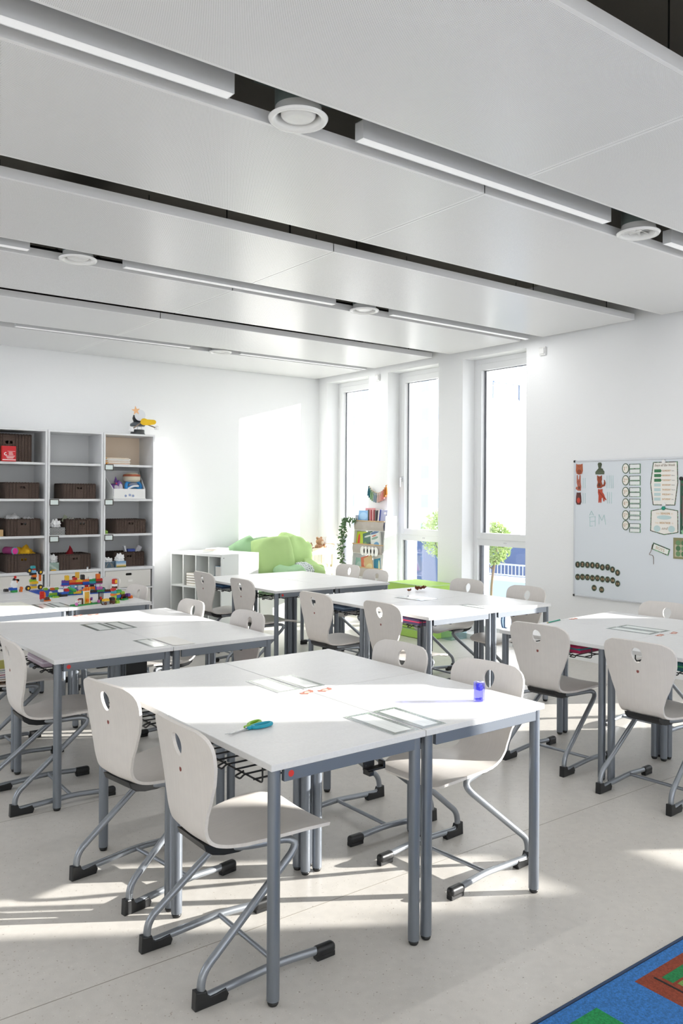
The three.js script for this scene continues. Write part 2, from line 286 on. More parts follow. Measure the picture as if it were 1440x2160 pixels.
for (const [x, z, kind, where] of vents) {
  const t = thing('ceiling_vent', `round white ${kind ? 'swirl vane' : 'disc'} air outlet in the ${where}`, 'vent', [x, CEIL - 0.012, z - 0.01]);
  part('flange', lathe([[0.098, 0.0], [0.108, -0.008], [0.122, -0.007], [0.128, 0.004], [0.124, 0.007], [0.104, 0.02], [0.098, 0.05], [0.088, 0.05], [0.09, 0.015], [0.098, 0.0]], 56), M.glossWhite, t);
  part('duct_collar', lathe([[0.094, 0.045], [0.1, 0.05], [0.1, 0.15], [0.094, 0.15]], 40), M.ductBox, t);
  if (kind) {
    part('hub', lathe([[0.0001, 0.012], [0.018, 0.014], [0.02, 0.03], [0.0001, 0.032]], 20), M.glossWhite, t);
    for (let k = 0; k < 10; k++) part('vane', rbox(0.075, 0.003, 0.03, 0.0012, 0.052, 0, 0, 1).rotateX(0.7).rotateY(k * Math.PI / 5).translate(0, 0.026, 0), M.glossWhite, t);
  } else part('disc', lathe([[0.0001, 0.006], [0.04, 0.003], [0.066, 0.006], [0.074, 0.014], [0.076, 0.03], [0.066, 0.034], [0.0001, 0.034]], 48), M.glossWhite, t);
  part('plenum_box', rspan(-0.16, 0.24, 0.15, 0.42, -0.1, 0.1), M.ductBox, t);
}
for (const [z, x0, x1, where] of [[-4.266, -3.1, 6.5, 'between the second and third panel rows'], [-6.913, -3.1, 6.5, 'between the fourth and fifth panel rows']]) {
  const t = thing('air_duct', `dark round air duct above the slot ${where}`, 'duct', [0, 3.5, z]);
  part('duct_pipe', cyl(0.11, 0.11, x1 - x0, 0, 0, 0, 32).rotateZ(Math.PI / 2).translate((x0 + x1) / 2, 0, 0), M.duct, t);
  for (let x = x0 + 0.4; x < x1; x += 0.62) { part('joint_ring', new THREE.TorusGeometry(0.112, 0.006, 8, 32).rotateY(Math.PI / 2).translate(x, 0, 0), M.duct, t); }
  for (let x = x0 + 0.7; x < x1; x += 1.24) part('hanger_strap', [span(x - 0.012, x + 0.012, 0.1, 0.25, -0.003, 0.003), new THREE.TorusGeometry(0.117, 0.005, 6, 24).rotateY(Math.PI / 2).translate(x + 0.05, 0, 0)], M.black, t);
}

// ------------------------------------------------------------------ outside
{
  struct('ground_outside', span(7.3, 160, -3.8, -3.6, -170, 60), std(0xb9b7b0, 0.9));
  // big building: long shaded front facing the school and a sunlit side
  const t = thing('apartment_building', 'tall white apartment building with rows of windows seen through the middle window', 'building', [57, -3.6, -57]);
  part('wall', span(0, 16, 0, 34, -50, 0), std(0xe4e6ea, 0.85), t);
  const fr = std(0xeceef2, 0.6), pane = std(0x9eaec6, 0.15);
  for (let f = 0; f < 11; f++) for (let k = 0; k < 9; k++) { const w = part('window', rspan(-0.1, 0.02, 1 + f * 2.9, 2.5 + f * 2.9, -2.4 - k * 2.4, -1.2 - k * 2.4), fr, t); part('pane', span(-0.14, -0.09, 1.1 + f * 2.9, 2.4 + f * 2.9, -2.32 - k * 2.4, -1.28 - k * 2.4), pane, w); }
  part('parapet', span(-0.15, 16.15, 34, 34.5, -50.1, 0.15), fr, t);
  const t2 = thing('office_building', 'white sunlit building with a wide window band seen through the window nearest the whiteboard', 'building', [31.5, -3.6, -30]);
  part('wall', span(0, 24, 0, 24, -2.6, 0), std(0xeeeeec, 0.85), t2);
  for (let f = 0; f < 3; f++) for (let k = 0; k < 5; k++) { const x = 1.25 + k * 4.4, y = 10.35 + f * 4.6, w = part('window', [rspan(x, x + 2.0, y, y + 0.06, -0.02, 0.05), rspan(x, x + 2.0, y + 0.84, y + 0.92, -0.02, 0.08), rspan(x - 0.05, x, y, y + 0.92, -0.02, 0.05), rspan(x + 2.0, x + 2.08, y, y + 0.92, -0.02, 0.08)], std(0x6f7f9c, 0.5), t2); for (let q = 0; q < 4; q++) part('pane', span(x + 0.02 + q * 0.5, x + 0.47 + q * 0.5, y + 0.06, y + 0.84, 0, 0.02), std(0xc9d2e2, 0.2), w); }
  for (let k = 0; k < 5; k++) part('louver', rspan(3.0, 4.2, 12.0 + k * 0.12, 12.06 + k * 0.12, 0, 0.1), std(0xa9b4c8, 0.5), t2);
}
function leafCloud(n, rx, ry, rz, size) {
  const pos = [], nor = [], uv = [];
  for (let i = 0; i < n; i++) {
    const u = rr(0, Math.PI * 2), c = rr(-1, 1), q = Math.cbrt(rr(0.25, 1)), sn = Math.sqrt(1 - c * c), o = V(rx * q * sn * Math.cos(u), ry * q * c, rz * q * sn * Math.sin(u));
    const a = V(rr(-1, 1), rr(-1, 1), rr(-1, 1)).normalize(), b = V(rr(-1, 1), rr(-1, 1), rr(-1, 1)).cross(a).normalize(), s = size * rr(0.6, 1.3), nn = a.clone().cross(b);
    for (const [k, m] of [[-1, 0], [0, -0.45], [1, 0], [-1, 0], [1, 0], [0, 0.45]]) { const p = o.clone().addScaledVector(a, k * s).addScaledVector(b, m * s); pos.push(p.x, p.y, p.z); nor.push(nn.x, nn.y, nn.z); uv.push(k, m); }
  }
  const g = new THREE.BufferGeometry(); g.setAttribute('position', new THREE.Float32BufferAttribute(pos, 3)); g.setAttribute('normal', new THREE.Float32BufferAttribute(nor, 3)); g.setAttribute('uv', new THREE.Float32BufferAttribute(uv, 2)); return g;
}
{
  const leaf = new THREE.MeshPhysicalMaterial({ color: 0x8fa562, roughness: 1, transmission: 0.4, thickness: 0, side: THREE.DoubleSide }), bark = std(0x6a5a48, 0.9);
  const spots = [[19.5, -20.1, 0.75, 'leafy street tree behind the middle window'], [17.0, -15.6, 0.55, 'leafy street tree behind the low pane near the whiteboard']];
  for (const [x, z, r, label] of spots) {
    const t = thing('street_tree', label, 'tree', [x, -3.6, z]);
    part('trunk', [tube([[0, 0, 0], [0.05, 1.3, 0.04], [0, 2.6, 0], [0.1, 3.8, 0.1]], 0.035, 14, 8), tube([[0, 3.2, 0], [0.15, 3.5, 0.1], [0.3, 3.9, 0.2]], 0.015, 10, 6), tube([[0, 3.2, 0], [-0.15, 3.5, -0.1], [-0.25, 3.9, -0.2]], 0.015, 10, 6)], bark, t);
    part('foliage', leafCloud(1700, r, r * 1.1, r, 0.065).translate(0, 3.9, 0), leaf, t);
  }
  { // unseen tree, added outside the frame to keep the sun off the third window
    const t = thing('street_tree', 'tall unseen tree added outside to block the sun at the third window', 'tree', [12.0, -3.6, -2.95]);
    part('trunk', tube([[0, 0, 0], [0.04, 1.5, 0.03], [0, 3.0, 0], [0.02, 4.6, 0]], 0.1, 14, 8), bark, t); part('foliage', leafCloud(7000, 0.55, 2.6, 0.5, 0.1).translate(0, 6.2, 0), leaf, t);
  }
  { // a lower unseen tree, added to trim the sun that reaches the front floor
    const t = thing('street_tree', 'round unseen tree added outside to trim the sun on the front floor', 'tree', [10.3, -3.6, 3.95]);
    part('trunk', tube([[0, 0, 0], [0.04, 1.5, 0.03], [0, 3.0, 0], [0.02, 4.4, 0]], 0.12, 14, 8), bark, t); part('foliage', leafCloud(9000, 1.5, 1.5, 1.5, 0.11).translate(0, 4.75, 0), leaf, t);
  }
  // graffiti wall, railing and waste truck in the street
  const gw = thing('street_wall', 'low street wall sprayed with pale lettering outside the right window', 'wall', [19.3, -3.6, -15.6], 0.12);
  const art = canvasTex(512, 128, (g, w, h) => {
    g.fillStyle = '#9fb2c8'; g.fillRect(0, 0, w, h); g.lineJoin = 'round';
    for (let k = 0; k < 15; k++) { const x = 10 + k * 33; g.beginPath(); g.moveTo(x, 118 - (k % 3) * 6); g.bezierCurveTo(x - 6, 60, x + 20, 10 + (k * 37) % 40, x + 34, 40 + (k * 23) % 30); g.bezierCurveTo(x + 30, 80, x + 14, 90, x + 30, 118); g.closePath(); g.fillStyle = '#eef1f6'; g.fill(); g.lineWidth = 5; g.strokeStyle = '#23344a'; g.stroke(); }
  });
  const gm = new THREE.MeshStandardMaterial({ map: art, roughness: 0.9 });
  part('wall', rspan(-0.15, 0.15, 0, 2.65, -3, 3, 0.02), std(0x9fb2c8, 0.9), gw);
  part('sprayed_face', new THREE.PlaneGeometry(5.9, 1.5).rotateY(-Math.PI / 2).translate(-0.153, 1.8, 0), gm, gw);
  const rl = thing('street_railing', 'grey metal street railing above the sprayed wall outside', 'railing', [22, -3.6, -19.1], 0.1);
  part('top_rail', span(-0.03, 0.03, 2.8, 2.85, -3, 3), std(0xaab4c2, 0.5), rl); part('bottom_rail', span(-0.03, 0.03, 2.44, 2.48, -3, 3), std(0xaab4c2, 0.5), rl);
  for (let k = 0; k < 40; k++) part('baluster', span(-0.01, 0.01, 2.46, 2.82, -3 + k * 0.15, -2.98 + k * 0.15), std(0xaab4c2, 0.5), rl);
  part('plinth', span(-0.15, 0.15, 0, 2.4, -3, 3), std(0xc4cad4, 0.9), rl);
  const tr = thing('waste_truck', 'dark blue container truck with white lettering in the street outside', 'truck', [26, -3.6, -22.9], 0.1);
  const blue = std(0x3c5178, 0.5);
  part('container', rspan(-1.2, 1.2, 1.0, 3.4, -4, 4.4, 0.08), blue, tr); part('cab', rspan(-1.1, 1.1, 0.6, 3.0, 4.5, 6.4, 0.2), std(0xdfe4ea, 0.4), tr); part('cab_window', rspan(-1.13, -1.09, 1.9, 2.7, 4.8, 5.9, 0.01), std(0x30404f, 0.2), tr);
  for (const z of [-2.8, -1.7, 5.3]) for (const x of [-1.0, 1.0]) part('wheel', cyl(0.5, 0.5, 0.3, 0, 0, 0, 24).rotateZ(Math.PI / 2).translate(x, 0.5, z), M.black, tr);
  const al = canvasTex(256, 96, (g, w, h) => { g.fillStyle = '#3c5178'; g.fillRect(0, 0, w, h); g.fillStyle = '#ffffff'; g.font = 'bold 78px sans-serif'; g.fillText('ALBA', 10, 76); });
  part('lettering', new THREE.PlaneGeometry(1.0, 0.38).rotateY(-Math.PI / 2).translate(-1.203, 2.75, 0.3), new THREE.MeshStandardMaterial({ map: al, roughness: 0.5 }), tr);
}
// ------------------------------------------------------------------ desks
const TT = 0.76, DW = 0.646, DD = 0.73;        // desk top height, depth from user to user, width
function makeDesk() {                           // local: the user sits at -x; origin on the floor under the middle
  const t = thing('school_desk', '', 'desk', [0, 0, 0], 0, 'white school desks');
  const W = DW, D = DD;
  part('tabletop', rspan(-W / 2, W / 2, TT - 0.022, TT, -D / 2, D / 2, 0.0025), M.lamin, t);
  const a = 0.028, y0 = TT - 0.062, y1 = TT - 0.022;
  for (const s of [-1, 1]) { part('apron', rspan(-W / 2 + 0.05, W / 2 - 0.05, y0, y1, s * (D / 2 - 0.012) - 0.009, s * (D / 2 - 0.012) + 0.009, 0.002), M.steel, t); if (s > 0) part('apron', rspan(s * (W / 2 - 0.02) - 0.008, s * (W / 2 - 0.02) + 0.008, y0, y1, -D / 2 + 0.05, D / 2 - 0.05, 0.002), M.steel, t); }
  for (const sx of [-1, 1]) for (const sz of [-1, 1]) {
    const x = sx * (W / 2 - a), z = sz * (D / 2 - a);
    const l = part('leg', cyl(0.0205, 0.0205, TT - 0.022 - 0.016, x, (TT - 0.022 + 0.016) / 2, z, 28), M.steel, t);
    part('glide', lathe([[0.0001, 0], [0.014, 0], [0.0175, 0.006], [0.019, 0.016], [0.0001, 0.018]], 20).translate(x, 0, z), M.plastic, l);
  }
  return t;
}
function wireTray() {                           // black wire shelf under the top, open to the user
  const g = [], y = TT - 0.08, x0 = -DW / 2 + 0.012, x1 = x0 + 0.31, r = 0.0032;
  for (let k = 0; k < 9; k++) { const z = -0.24 + k * 0.06; g.push(bent([[x1, y + 0.035, z], [x1, y, z], [x0, y, z], ...(k % 2 ? [[x0 - 0.014, y - 0.012, z], [x0 - 0.014, y - 0.012, z - 0.035], [x0 + 0.02, y - 0.002, z - 0.035]] : [])], r, 0.008, 6, 3)); }
  for (const x of [x0 + 0.015, x0 + 0.15, x1 - 0.01]) g.push(bent([[x, TT - 0.024, -0.27], [x, y - 0.006, -0.27], [x, y - 0.006, 0.27], [x, TT - 0.024, 0.27]], r, 0.012, 6, 3));
  return join(g);
}
const desk0 = makeDesk(); part('wire_tray', wireTray(), M.wire, desk0);
const groups = [
  { c: [2.023, -2.892], turn: 0, name: 'front cluster with the scissors' },
  { c: [2.01, -4.885], turn: 0, name: 'left cluster behind the front desks' },
  { c: [2.075, -6.745], turn: 0, name: 'cluster with the toy bricks' },
  { c: [4.53, -6.78], turn: 0, name: 'far cluster before the green cushions' },
  { c: [4.555, -4.885], turn: 0, name: 'cluster with brown leaves' },
  { c: [4.614, -2.843], turn: 0.07, name: 'right cluster below the whiteboard' },
];
const deskAt = [];
groups.forEach((g, gi) => {
  g.at = (lx, lz) => { const c = Math.cos(g.turn), s = Math.sin(g.turn); return [g.c[0] + c * lx + s * lz, g.c[1] - s * lx + c * lz]; };
  for (const sx of [-1, 1]) for (const sz of [1, -1]) {
    const [x, z] = g.at(sx * (DW / 2 + 0.0015), sz * (DD / 2 + 0.0015)), label = `white school desk, ${sz > 0 ? 'near' : 'far'} ${sx < 0 ? 'left' : 'right'} one of the ${g.name}`;
    const turn = g.turn + (sx > 0 ? Math.PI : 0);
    let d; if (gi === 0 && sx < 0 && sz > 0) { d = desk0; d.position.set(x, 0, z); d.userData.label = label; } else d = dup(desk0, [x, 0, z], turn, label);
    deskAt.push({ gi, sx, sz, d, x, z });
  }
});
const desk = (gi, sx, sz) => deskAt.find((q) => q.gi === gi && q.sx === sx && q.sz === sz);
for (const gi of [0, 1, 3]) part('sticker', cyl(0.0105, 0.0105, 0.0008, 0, 0, 0, 24).rotateX(Math.PI / 2).translate(-DW / 2 + 0.075, TT - 0.04, DD / 2 - 0.0028), M.red, desk(gi, -1, 1).d, 'round red sticker');
part('bag_hook', [rspan(0.12, 0.17, TT - 0.125, TT - 0.06, 0.26, 0.266, 0.002), rspan(0.12, 0.20, TT - 0.13, TT - 0.122, 0.26, 0.29, 0.002), rspan(0.19, 0.20, TT - 0.13, TT - 0.105, 0.26, 0.29, 0.002), rspan(0.12, 0.14, TT - 0.142, TT - 0.126, 0.262, 0.3, 0.002)], M.plastic, desk(0, -1, 1).d);
part('bag_hook', [rspan(0.10, 0.22, TT - 0.15, TT - 0.06, 0.25, 0.256, 0.002), rspan(0.10, 0.24, TT - 0.155, TT - 0.147, 0.25, 0.28, 0.002)], M.plastic, desk(1, -1, 1).d);

// ------------------------------------------------------------------ chairs
// moulded plywood shell on a tubular Z frame; local: the sitter looks along +x, origin on the floor at the back of the runners
function chairShell() {
  const prof = new THREE.CatmullRomCurve3([[0.547, 0.424], [0.53, 0.434], [0.48, 0.444], [0.41, 0.449], [0.33, 0.447], [0.25, 0.441], [0.18, 0.437], [0.135, 0.440], [0.10, 0.452], [0.076, 0.475], [0.063, 0.51], [0.058, 0.55], [0.056, 0.60], [0.052, 0.66], [0.045, 0.72], [0.034, 0.78], [0.024, 0.82], [0.016, 0.845]].map(([x, y]) => V(x, y, 0)), false, 'centripetal');
  const keys = [[0, 0.138], [0.008, 0.156], [0.02, 0.170], [0.05, 0.187], [0.12, 0.199], [0.20, 0.198], [0.30, 0.184], [0.38, 0.162], [0.44, 0.144], [0.49, 0.131], [0.54, 0.125], [0.60, 0.128], [0.66, 0.142], [0.73, 0.167], [0.80, 0.190], [0.86, 0.202], [0.91, 0.205], [0.945, 0.201], [0.97, 0.190], [0.985, 0.174], [1, 0.140]];
  const half = (s) => { for (let i = 1; i < keys.length; i++) if (s <= keys[i][0]) { const t = (s - keys[i - 1][0]) / (keys[i][0] - keys[i - 1][0]), e = t * t * (3 - 2 * t) * 0.35 + t * 0.65; return keys[i - 1][1] + (keys[i][1] - keys[i - 1][1]) * e; } return keys.at(-1)[1]; };
  const NS = 72, NT = 16, T = 0.0115, pos = [], uv = [], idx = [];
  const svals = Array.from({ length: NS + 1 }, (_, i) => { const t = i / NS; return t < 0.08 ? t * t / 0.16 * 0.9 + t * 0.1 * 0.5 : t; }); svals[0] = 0; svals[NS] = 1; svals.sort((a, b) => a - b);
  for (const side of [1, -1]) for (let i = 0; i <= NS; i++) {
    const s = svals[i], p = prof.getPointAt(s), d = prof.getTangentAt(s), n = V(d.y, -d.x, 0), h = half(s), k = s < 0.4 ? 0.25 : s > 0.62 ? 0.55 : 0.25 + 0.3 * (s - 0.4) / 0.22;
    for (let j = 0; j <= NT; j++) { const z = (j / NT * 2 - 1) * h, crown = s > 0.9 ? -0.4 * z * z * (s - 0.9) / 0.1 : 0, q = p.clone().addScaledVector(n, k * z * z + side * T / 2).addScaledVector(d, crown); pos.push(q.x, q.y, z); uv.push(z, s * 0.95); }
  }
  const W = NT + 1, K = (NS + 1) * W, tri = (a, b, c, d) => idx.push(a, b, c, b, d, c);
  for (let i = 0; i < NS; i++) for (let j = 0; j < NT; j++) { const a = i * W + j; tri(a, a + W, a + 1, a + W + 1); const b = a + K; tri(b, b + 1, b + W, b + W + 1); }
  for (let i = 0; i < NS; i++) { const a = i * W, b = a + NT; tri(a, a + K, a + W, a + W + K); tri(b, b + W, b + K, b + W + K); }
  for (let j = 0; j < NT; j++) { const a = j, b = NS * W + j; tri(a, a + 1, a + K, a + K + 1); tri(b, b + K, b + 1, b + K + 1); }
  let g = new THREE.BufferGeometry(); g.setAttribute('position', new THREE.Float32BufferAttribute(pos, 3)); g.setAttribute('uv', new THREE.Float32BufferAttribute(uv, 2)); g.setIndex(idx);
  g = toCreasedNormals(g, 0.6);
  // the grip hole, wider above than below
  const hole = new THREE.Shape(), N = 28; for (let i = 0; i < N; i++) { const a = i / N * Math.PI * 2, y = Math.sin(a), w = 0.031 * (1 + 0.16 * y); i ? hole.lineTo(w * Math.cos(a), 0.040 * y) : hole.moveTo(w, 0); }
  const cut = new THREE.ExtrudeGeometry(hole, { depth: 0.3, bevelEnabled: false, curveSegments: 4 }).rotateY(Math.PI / 2).translate(-0.12, 0.768, 0);
  const ev = new Evaluator(); ev.attributes = ['position', 'normal', 'uv']; ev.useGroups = false;
  const A = new Brush(g), B = new Brush(cut); A.updateMatrixWorld(); B.updateMatrixWorld();
  return ev.evaluate(A, B, SUBTRACTION).geometry;
}
function makeChair() {
  const t = thing('school_chair', '', 'chair', [0, 0, 0], 0, 'plywood school chairs');
  const shell = part('shell', chairShell(), M.ply, t);
  part('maker_mark', cyl(0.009, 0.009, 0.001, 0, 0, 0, 20).scale(1, 1, 0.8).rotateZ(Math.PI / 2).rotateX(0).translate(0.0438, 0.683, 0), M.mark, shell, 'small brown oval mark');
  part('seat_support', [extrude(poly([[0.083, 0.450], [0.092, 0.430], [0.115, 0.414], [0.155, 0.404], [0.21, 0.400], [0.27, 0.404], [0.33, 0.417], [0.36, 0.431], [0.36, 0.4405], [0.30, 0.4385], [0.24, 0.434], [0.18, 0.4305], [0.135, 0.433], [0.105, 0.444]]), 0.19, 0.003).translate(0, 0, -0.095)], M.plastic, t);
  for (const s of [-1, 1]) {
    const leg = part('leg', bent([[0.50, 0.030, s * 0.2], [0.31, 0.043, s * 0.2], [0.016, 0.026, s * 0.2], [0.022, 0.105, s * 0.2], [0.43, 0.428, s * 0.172], [0.24, 0.416, s * 0.11], [0.15, 0.416, s * 0.06]], 0.0135, [0.05, 0.036, 0.04, 0.10, 0.03], 14, 8), M.tubeSteel, t);
    part('foot', extrude(poly([[-0.003, 0], [0.1, 0], [0.106, 0.014], [0.098, 0.03], [0.066, 0.026], [0.044, 0.025], [0.034, 0.032], [0.029, 0.046], [-0.001, 0.05]]), 0.024, 0.004).translate(0, 0.004, s * 0.2 - 0.012), M.plastic, leg);
    part('end_cap', [rbox(0.085, 0.038, 0.036, 0.015, 0.49, 0.0285, s * 0.2), rbox(0.075, 0.02, 0.028, 0.003, 0.492, 0.0102, s * 0.2)], M.plastic, leg);
  }
  part('stretcher', cyl(0.009, 0.009, 0.4, 0, 0, 0, 14).rotateX(Math.PI / 2).translate(0.30, 0.043, 0), M.tubeSteel, t);
  return t;
}
const chair0 = makeChair(); let chairN = 0;
function chair(hx, hz, heading, label) {        // the grip hole stands at (hx, hz); heading: where the sitter looks, in degrees from +x towards -z
  const a = heading * Math.PI / 180, x = hx - 0.037 * Math.cos(a), z = hz + 0.037 * Math.sin(a);
  if (chairN++) return dup(chair0, [x, 0, z], a, label);
  chair0.position.set(x, 0, z); chair0.rotation.y = a; chair0.userData.label = label; return chair0;
}
chair(1.235, -2.51, 0, 'whitewashed plywood school chair nearest the camera, pushed in beside the scissors desk');
chair(1.258, -3.196, 9, 'whitewashed plywood chair on the left of the front cluster, second from the camera');
chair(2.797, -2.575, 184, 'plywood chair right of the front cluster, beside the blue pencil sharpener');
chair(2.80, -3.17, 180, 'plywood chair right of the front cluster, at its far corner');
chair(1.222, -4.435, -1, 'plywood chair cut by the left picture edge, at the cluster behind the front desks');
chair(1.24, -5.30, 2, 'plywood chair half hidden at the left picture edge, carrying a pile of booklets');
chair(2.755, -4.595, 180, 'plywood chair at the right of the left middle cluster, nearer the camera');
chair(2.72, -5.31, 178, 'plywood chair at the right of the left middle cluster, in bright sun at its back');
chair(2.872, -7.175, 180, 'plywood chair behind the toy brick table, far one before the drawers');
chair(2.803, -6.44, 180, 'plywood chair behind the toy brick table, at its right corner');
chair(3.79, -7.21, 0, 'plywood chair left of the far cluster, next to the low white shelf');
chair(3.768, -6.45, 0, 'plywood chair left of the far cluster, nearer the camera');
chair(5.50, -7.10, 180, 'plywood chair right of the far cluster, in front of the book rack');
chair(5.35, -6.45, 178, 'plywood chair right of the far cluster, next to the green mats');
chair(3.703, -5.225, 2, 'plywood chair left of the cluster with brown leaves, the far one');
chair(3.755, -4.49, 0, 'plywood chair left of the cluster with brown leaves, the near one');
chair(5.418, -5.25, 180, 'plywood chair by the window pier, right of the cluster with brown leaves');
chair(5.411, -4.565, 180, 'plywood chair against the bare wall left of the whiteboard');
chair(3.843, -2.51, 3, 'plywood chair at the right picture edge, seat side towards the whiteboard cluster');
chair(3.875, -3.195, 5, 'plywood chair left of the right cluster, further from the camera, beside the green pencil');
chair(5.402, -3.29, 184, 'plywood chair right below the whiteboard, facing the camera');

// ------------------------------------------------------------------ things on the desks
const leafPrint = (g, w, h, b) => { for (let k = 0; k < 260; k++) { const side = k % 4, t = rnd(), d = rnd() * b, x = side === 0 ? t * w : side === 1 ? t * w : side === 2 ? d : w - d, y = side === 0 ? d : side === 1 ? h - d : t * h; g.fillStyle = ['#3f5a44', '#6b8f6e', '#2f4536', '#8fae8d', '#57473a', '#a9b7a4'][k % 6]; g.beginPath(); g.ellipse(x, y, 5, 2.6, k, 0, 7); g.fill(); } };
const nameTex = [0, 1].map((k) => canvasTex(512, 192, (g, w, h) => {
  g.fillStyle = k ? '#57605a' : '#4b5850'; g.fillRect(0, 0, w, h); leafPrint(g, w, h, 34);
  g.fillStyle = '#eef2ee'; g.fillRect(34, 36, w - 68, h - 72); g.strokeStyle = '#c9cfca'; g.lineWidth = 2; g.strokeRect(48, 50, w - 96, h - 100); g.beginPath(); g.moveTo(48, h / 2); g.lineTo(w - 48, h / 2); g.stroke();
}));
const plateMat = nameTex.map((m) => new THREE.MeshPhysicalMaterial({ map: m, roughness: 0.3, clearcoat: 0.4, clearcoatRoughness: 0.12 })), filmEdge = std(0xdfe4e4, 0.2);
// laminated name strip lying on a desk: long side along the desk width
function nameStrip(x, z, w, d, turn, k, label) {
  const t = thing('name_strip', label, 'name strip', [x, TT, z], turn, 'laminated name strips');
  part('film', rbox(w, 0.0012, d, 0.0004, 0, 0.0008, 0, 1), filmEdge, t);
  const g = new THREE.PlaneGeometry(w - 0.004, d - 0.004).rotateX(-Math.PI / 2).translate(0, 0.00155, 0); part('print', g, plateMat[k], t);
}
const S = Math.PI / 2;
nameStrip(1.957, -3.066, 0.27, 0.118, S, 0, 'leafy name strip, left of the pair at the centre of the front cluster');
nameStrip(2.085, -3.062, 0.27, 0.118, S, 1, 'leafy name strip, right of the pair at the centre of the front cluster');
nameStrip(1.950, -2.325, 0.29, 0.125, S, 1, 'glossy name strip at the near edge of the front cluster, left of the seam');
nameStrip(2.084, -2.325, 0.29, 0.120, S, 0, 'glossy name strip at the near edge of the front cluster, right of the seam');
nameStrip(1.930, -5.045, 0.30, 0.13, S, 0, 'name strip in the middle of the left cluster, left of the seam');
nameStrip(2.063, -5.03, 0.30, 0.11, S, 1, 'name strip in the middle of the left cluster, right of the seam');
nameStrip(1.955, -4.33, 0.27, 0.10, S, 1, 'shiny name strip at the near edge of the left cluster');
nameStrip(1.957, -6.205, 0.27, 0.10, S, 0, 'name strip beside the toy bricks, left of the seam');
nameStrip(2.075, -6.21, 0.27, 0.10, S, 1, 'name strip beside the toy bricks, right of the seam');
nameStrip(4.585, -4.36, 0.26, 0.10, S, 0, 'name strip at the sunny near edge of the cluster with brown leaves');
nameStrip(4.565, -3.016, 0.30, 0.115, S + 0.07, 1, 'name strip on the right cluster below the whiteboard, left of the seam');
nameStrip(4.69, -3.02, 0.30, 0.115, S + 0.07, 0, 'name strip on the right cluster below the whiteboard, right of the seam');
// sheets of paper and clear film
const filmMat = new THREE.MeshPhysicalMaterial({ color: 0xf1f4f8, roughness: 0.08, clearcoat: 1, clearcoatRoughness: 0.05 });
function sheet(name, x, z, w, d, turn, mat, label, cat) {
  const g = new THREE.PlaneGeometry(w, d, 10, 8).rotateX(-Math.PI / 2), p = g.attributes.position; for (let i = 0; i < p.count; i++) p.setY(i, 0.0012 + 0.0025 * Math.abs(Math.sin(p.getX(i) * 9) * Math.cos(p.getZ(i) * 7))); g.computeVertexNormals();
  return solo(name, [g, g.clone().scale(1, 1, 1).translate(0, -0.0006, 0)], mat, label, cat, undefined, [x, TT, z], turn);
}
sheet('paper_sheet', 2.09, -4.325, 0.13, 0.29, 0, M.paper, 'white paper sheet at the near edge of the left cluster, right of the seam', 'paper');
sheet('clear_folder', 4.56, -5.0, 0.2, 0.3, 0.1, filmMat, 'clear plastic folder on the cluster with brown leaves', 'folder');
{ const p = thing('paper_pad', 'large cream paper pad at the left picture edge of the toy brick table', 'paper pad', [1.66, TT, -6.235]); for (let k = 0; k < 4; k++) part('page', rbox(0.4, 0.0035, 0.42, 0.001, k * 0.002, 0.0022 + k * 0.0037, k * -0.003, 1), std([0xe9e8d8, 0xdfe3cf, 0xebe9dc, 0xe6e6da][k], 0.8), p); }
// small fox cut-outs stuck to the desks
function foxSticker(x, z, turn, label) {
  const s = poly([[-0.042, 0.004], [-0.03, 0.022], [-0.016, 0.014], [0.006, 0.02], [0.026, 0.012], [0.044, 0.022], [0.04, -0.004], [0.02, -0.018], [-0.006, -0.012], [-0.026, -0.02]]);
  const t = thing('animal_cutout', label, 'cut-out', [x, TT, z], turn); part('body', extrude(s, 0.0008).rotateX(-Math.PI / 2), tint(0xb5705c, 0.5), t);
  part('inner_print', extrude(poly([[-0.022, 0.0], [-0.008, 0.01], [0.016, 0.008], [0.012, -0.006], [-0.01, -0.01]]), 0.0004).rotateX(-Math.PI / 2).translate(0, 0.0008, 0), tint(0xe2c1b2, 0.5), t);
}
foxSticker(2.005, -2.872, 0.4, 'reddish animal cut-out at the centre of the front cluster, left of the seam');
foxSticker(2.092, -2.862, 0.3, 'reddish animal cut-out at the centre of the front cluster, right of the seam');
foxSticker(4.553, -2.818, 0.2, 'reddish animal cut-out at the near end of the right cluster strips, left');
foxSticker(4.70, -2.815, 0.3, 'reddish animal cut-out at the near end of the right cluster strips, right');
foxSticker(4.675, -3.54, 0.1, 'reddish animal cut-out near the green pencil');
foxSticker(2.0, -5.60, 0.5, 'reddish animal cut-out at the far edge of the left cluster, left');
foxSticker(2.10, -5.585, 0.1, 'reddish animal cut-out at the far edge of the left cluster, right');
